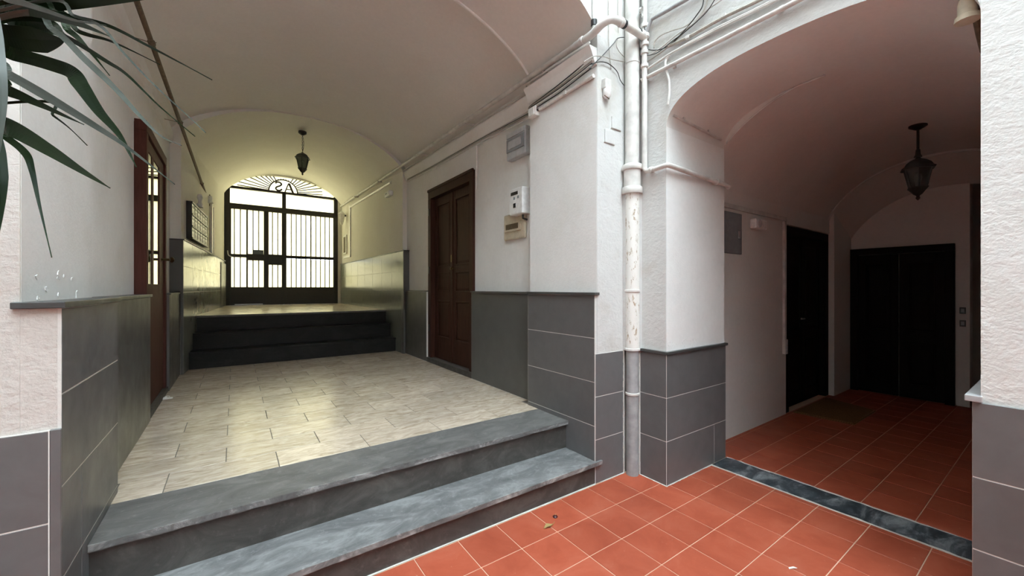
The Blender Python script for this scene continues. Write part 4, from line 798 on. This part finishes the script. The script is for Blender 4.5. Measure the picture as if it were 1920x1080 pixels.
# ================================================================== palm in front of the cream pier
pl = T('potted_palm', 'dark green potted palm with long drooping blades in front of the cream pier', 'plant', (-0.98, 1.93, 0))
px, py = -0.98, 1.93
MB().lathe([(0, 0), (0.13, 0), (0.15, 0.02), (0.19, 0.36), (0.21, 0.365), (0.21, 0.40), (0.185, 0.40), (0.175, 0.35), (0, 0.35)], (px, py, 0), 24).build('pot', 'terracotta', pl, smooth=True)
MB().lathe([(0, 0.34), (0.176, 0.345), (0.17, 0.36), (0, 0.37)], (px, py, 0), 20).build('soil', 'soil', pl)
crown = Vector((px, py, 2.28))
MB().tube(smooth_path([(px, py, 0.35), (px + .02, py - .01, 0.9), (px - .01, py, 1.5), (px, py, 2.05), crown], 5), [0.05 - 0.0008 * k for k in range(21)], 10).build('trunk', 'trunk', pl, smooth=True)
def blade(pts, wpx, mat, taper=0.35, fold=0.35, face=0.9):
    c = smooth_path(pts, 10); n = len(c); mid = []; L = []; R_ = []
    for i, p in enumerate(c):
        t = i / (n - 1); d = (c[min(i + 1, n - 1)] - c[max(i - 1, 0)]).normalized()
        view = (p - Vector((0, 0, CAM_H))).normalized()
        flat = Vector((0, 0, 1)); nrm = (view * face + flat * (1 - face)).normalized()
        sd = d.cross(nrm).normalized(); w = wpx * (1 - max(0, (t - taper) / (1 - taper)) ** 1.05) * min(1, 0.6 + t * 2.2)
        w = max(w, 0.0012)
        mid.append(p + nrm * w * fold); L.append(p - sd * w); R_.append(p + sd * w)
    mb = MB()
    mb.loft([[L[i], mid[i]] for i in range(n)]); mb.loft([[mid[i], R_[i]] for i in range(n)])
    return mb.build('leaf', mat, pl)
def leaf(pix, w, mat='leaf_dark', d0=1.25, d1=1.05, base=True, taper=0.35, fold=0.16, face=0.9):
    n = len(pix); pts = [atd(u, v, d0 + (d1 - d0) * i / (n - 1)) for i, (u, v) in enumerate(pix)]
    if base: pts = [crown + Vector((random.uniform(-.03, .03), random.uniform(-.03, .03), random.uniform(-.25, .05)))] + pts
    o = blade(pts, w * 0.5 * (d0 + d1) * 0.5 / FPX, mat, taper, fold, face)
    s = o.modifiers.new('thickness', 'SOLIDIFY'); s.thickness = 0.0012; return o
leaf([(-60, -4), (60, -4), (180, -4), (296, -6)], 44, d0=1.2, d1=0.95, taper=0.55)
leaf([(-80, 5), (20, 10), (90, 26), (150, 45), (205, 68)], 34, d0=1.15, d1=1.0, taper=0.3)
leaf([(-60, -10), (20, 0), (80, 18), (140, 38), (200, 48)], 14, 'leaf_sheen', d0=1.1, d1=1.0, taper=0.3)
leaf([(-70, 45), (0, 66), (60, 74), (122, 76)], 42, d0=1.2, d1=1.1, taper=0.8)
leaf([(-60, 20), (40, 38), (95, 52), (118, 72)], 36, d0=1.25, d1=1.15, taper=0.6)
leaf([(20, 28), (100, 56), (160, 112), (215, 165), (262, 217), (302, 255), (341, 273)], 11, 'leaf_sheen', d0=1.1, d1=0.95, taper=0.45)
leaf([(30, 0), (110, 25), (200, 47), (280, 87), (350, 124), (398, 150)], 8, 'leaf_dark', d0=1.1, d1=0.95)
leaf([(60, 5), (140, 30), (190, 50), (230, 97), (290, 160), (350, 215), (386, 249)], 6, 'leaf_sheen', d0=1.08, d1=0.92)
leaf([(40, 35), (125, 70), (200, 115), (238, 140), (300, 200), (366, 256)], 9, 'leaf_dark', d0=1.15, d1=1.0)
leaf([(60, 20), (130, 58), (165, 92), (206, 142)], 14, 'leaf_dark', d0=1.2, d1=1.1)
leaf([(60, 20), (150, 60), (210, 78), (300, 121)], 10, 'leaf_dark', d0=1.2, d1=1.1)
leaf([(-50, 92), (30, 103), (100, 122), (134, 136), (152, 160), (185, 208), (225, 255), (256, 314)], 25, d0=1.2, d1=1.05, taper=0.6)
leaf([(-40, 112), (20, 142), (100, 188), (180, 237), (240, 277), (328, 346)], 17, 'leaf_sheen', d0=1.12, d1=0.98, taper=0.45)
leaf([(-50, 150), (20, 172), (80, 198), (158, 234)], 28, d0=1.2, d1=1.1, taper=0.3)
leaf([(60, 190), (100, 217), (130, 240), (164, 273)], 5, 'leaf_dark', d0=1.22, d1=1.12)
leaf([(-50, 215), (20, 240), (90, 280), (150, 318), (207, 353)], 40, d0=1.15, d1=1.0, taper=0.25)
leaf([(-30, 235), (15, 260), (48, 288), (60, 320), (74, 385), (97, 483)], 12, d0=1.2, d1=1.08, taper=0.5)
leaf([(-9, 20), (-2, 90), (3, 150), (2, 230), (-8, 320)], 14, 'leaf_sheen', d0=1.0, d1=0.95, taper=0.6, base=False)
leaf([(-8, 240), (0, 300), (3, 350), (-1, 410), (-6, 455)], 17, d0=1.05, d1=1.0, taper=0.4, base=False)

# ================================================================== litter
q = onz(1028, 988, 0)
lo = T('fallen_leaf', 'curled dry yellow brown leaf on the red tiles', 'leaf', tuple(q))
MB().loft([[q + Vector((a, b * (1 - abs(a) / .045), 0.002 + 0.012 * abs(b) / .03 + 0.004 * math.cos(a * 80))) for b in (-.022, -.01, 0, .01, .022)] for a in (-.042, -.03, -.015, 0, .015, .03, .042)]).build('blade', 'dry_leaf', lo, smooth=True)
MB().tube([q + Vector((.04, 0, .005)), q + Vector((.062, .008, .006)), q + Vector((.075, .02, .003))], 0.0018, 6).build('stalk', 'dry_leaf', lo)
q = onz(1041, 970, 0); be = T('fallen_berry', 'small dark crushed berry beside the dry leaf on the red tiles', 'berry', tuple(q))
MB().lathe([(0, 0.0), (0.015, 0.002), (0.019, 0.007), (0.012, 0.013), (0, 0.015)], q, 9).build('fruit', 'berry', be, smooth=True); MB().tube([q + Vector((.0, 0, .013)), q + Vector((.014, .01, .018))], 0.0015, 5).build('stalk', 'dry_leaf', be)
q = onz(1487, 1067, 0); cb_ = T('paper_scrap', 'tiny white paper scrap on the red courtyard tiles', 'scrap', tuple(q))
MB().ext([q + Vector(v) for v in ((-.022, .012, .001), (.0, -.004, .006), (.026, -.012, .001), (.018, .004, .004), (-.01, .02, .002))], (0, 0, .002)).build('sheet', 'paper_white', cb_)
MB().ext([q + Vector(v) for v in ((-.01, .004, .006), (.012, -.006, .010), (.006, .008, .007))], (0, 0, .0015)).build('fold', 'paper_white', cb_)
def crumple(name, label, q, s, mat, seed):
    rnd = random.Random(seed); t = T(name, label, 'paper', tuple(q)); n = 7; rows_ = []
    for i in range(n):
        rows_.append([q + Vector(((i - 3) * s / 3 + rnd.uniform(-s, s) * .1, (j - 3) * s / 4.5 + rnd.uniform(-s, s) * .1, 0.004 + s * max(0, .5 - .16 * math.hypot(i - 3, j - 3)) * rnd.uniform(.3, 1.1))) for j in range(n)])
    o = MB().loft(rows_).build('sheet', mat, t); o.modifiers.new('thickness', 'SOLIDIFY').thickness = 0.001
    MB().loft([[p + Vector((s * .3, s * .1, s * .12)) for p in r[2:5]] for r in rows_[2:5]]).build('torn_corner', mat, t)
crumple('crumpled_paper', 'crumpled pale green paper at the foot of the landing steps', onz(433, 684, ZF), 0.15, 'paper', 3)
crumple('crumpled_paper', 'small white paper scrap on the marble by the glazed door', onz(310, 748, ZF), 0.06, 'paper_white', 5)

# ================================================================== peeling plaster
def flake(parent, plane, a, z, size, seed, sgn=-1):
    r = random.Random(seed); n = 7; loop = []
    for k in range(n):
        w = 2 * math.pi * k / n; rr = size * r.uniform(.5, 1.1); loop.append((a + rr * 1.5 * math.cos(w), z + rr * math.sin(w), r.uniform(0.0005, 0.004)))
    ax, val = plane
    P3 = lambda q, d: Vector((val + sgn * d, q[0], q[1])) if ax == 'x' else Vector((q[0], val + sgn * d, q[1]))
    mb = MB(); c = P3((a, z), 0.002); mb.add([c] + [P3(q, q[2]) for q in loop] + [P3(q, 0.0) for q in loop],
        [(0, 1 + k, 1 + (k + 1) % n) for k in range(n)] + [(1 + k, 1 + (k + 1) % n, 1 + n + (k + 1) % n, 1 + n + k) for k in range(n)])
    return mb.build('paint_flake', 'plaster_white', parent)
for k in range(16):
    flake(wp, ('y', 1.984), 3.02 + random.random() ** 1.5 * 0.42, 1.135 + random.random() ** 2 * 0.09, random.uniform(.012, .03), 40 + k)
for k in range(10):
    flake(wl, ('x', -0.6785), 2.38 + random.random() ** 1.4 * 0.75, 1.615 + random.random() ** 2 * 0.12, random.uniform(.008, .02), 80 + k, 1)
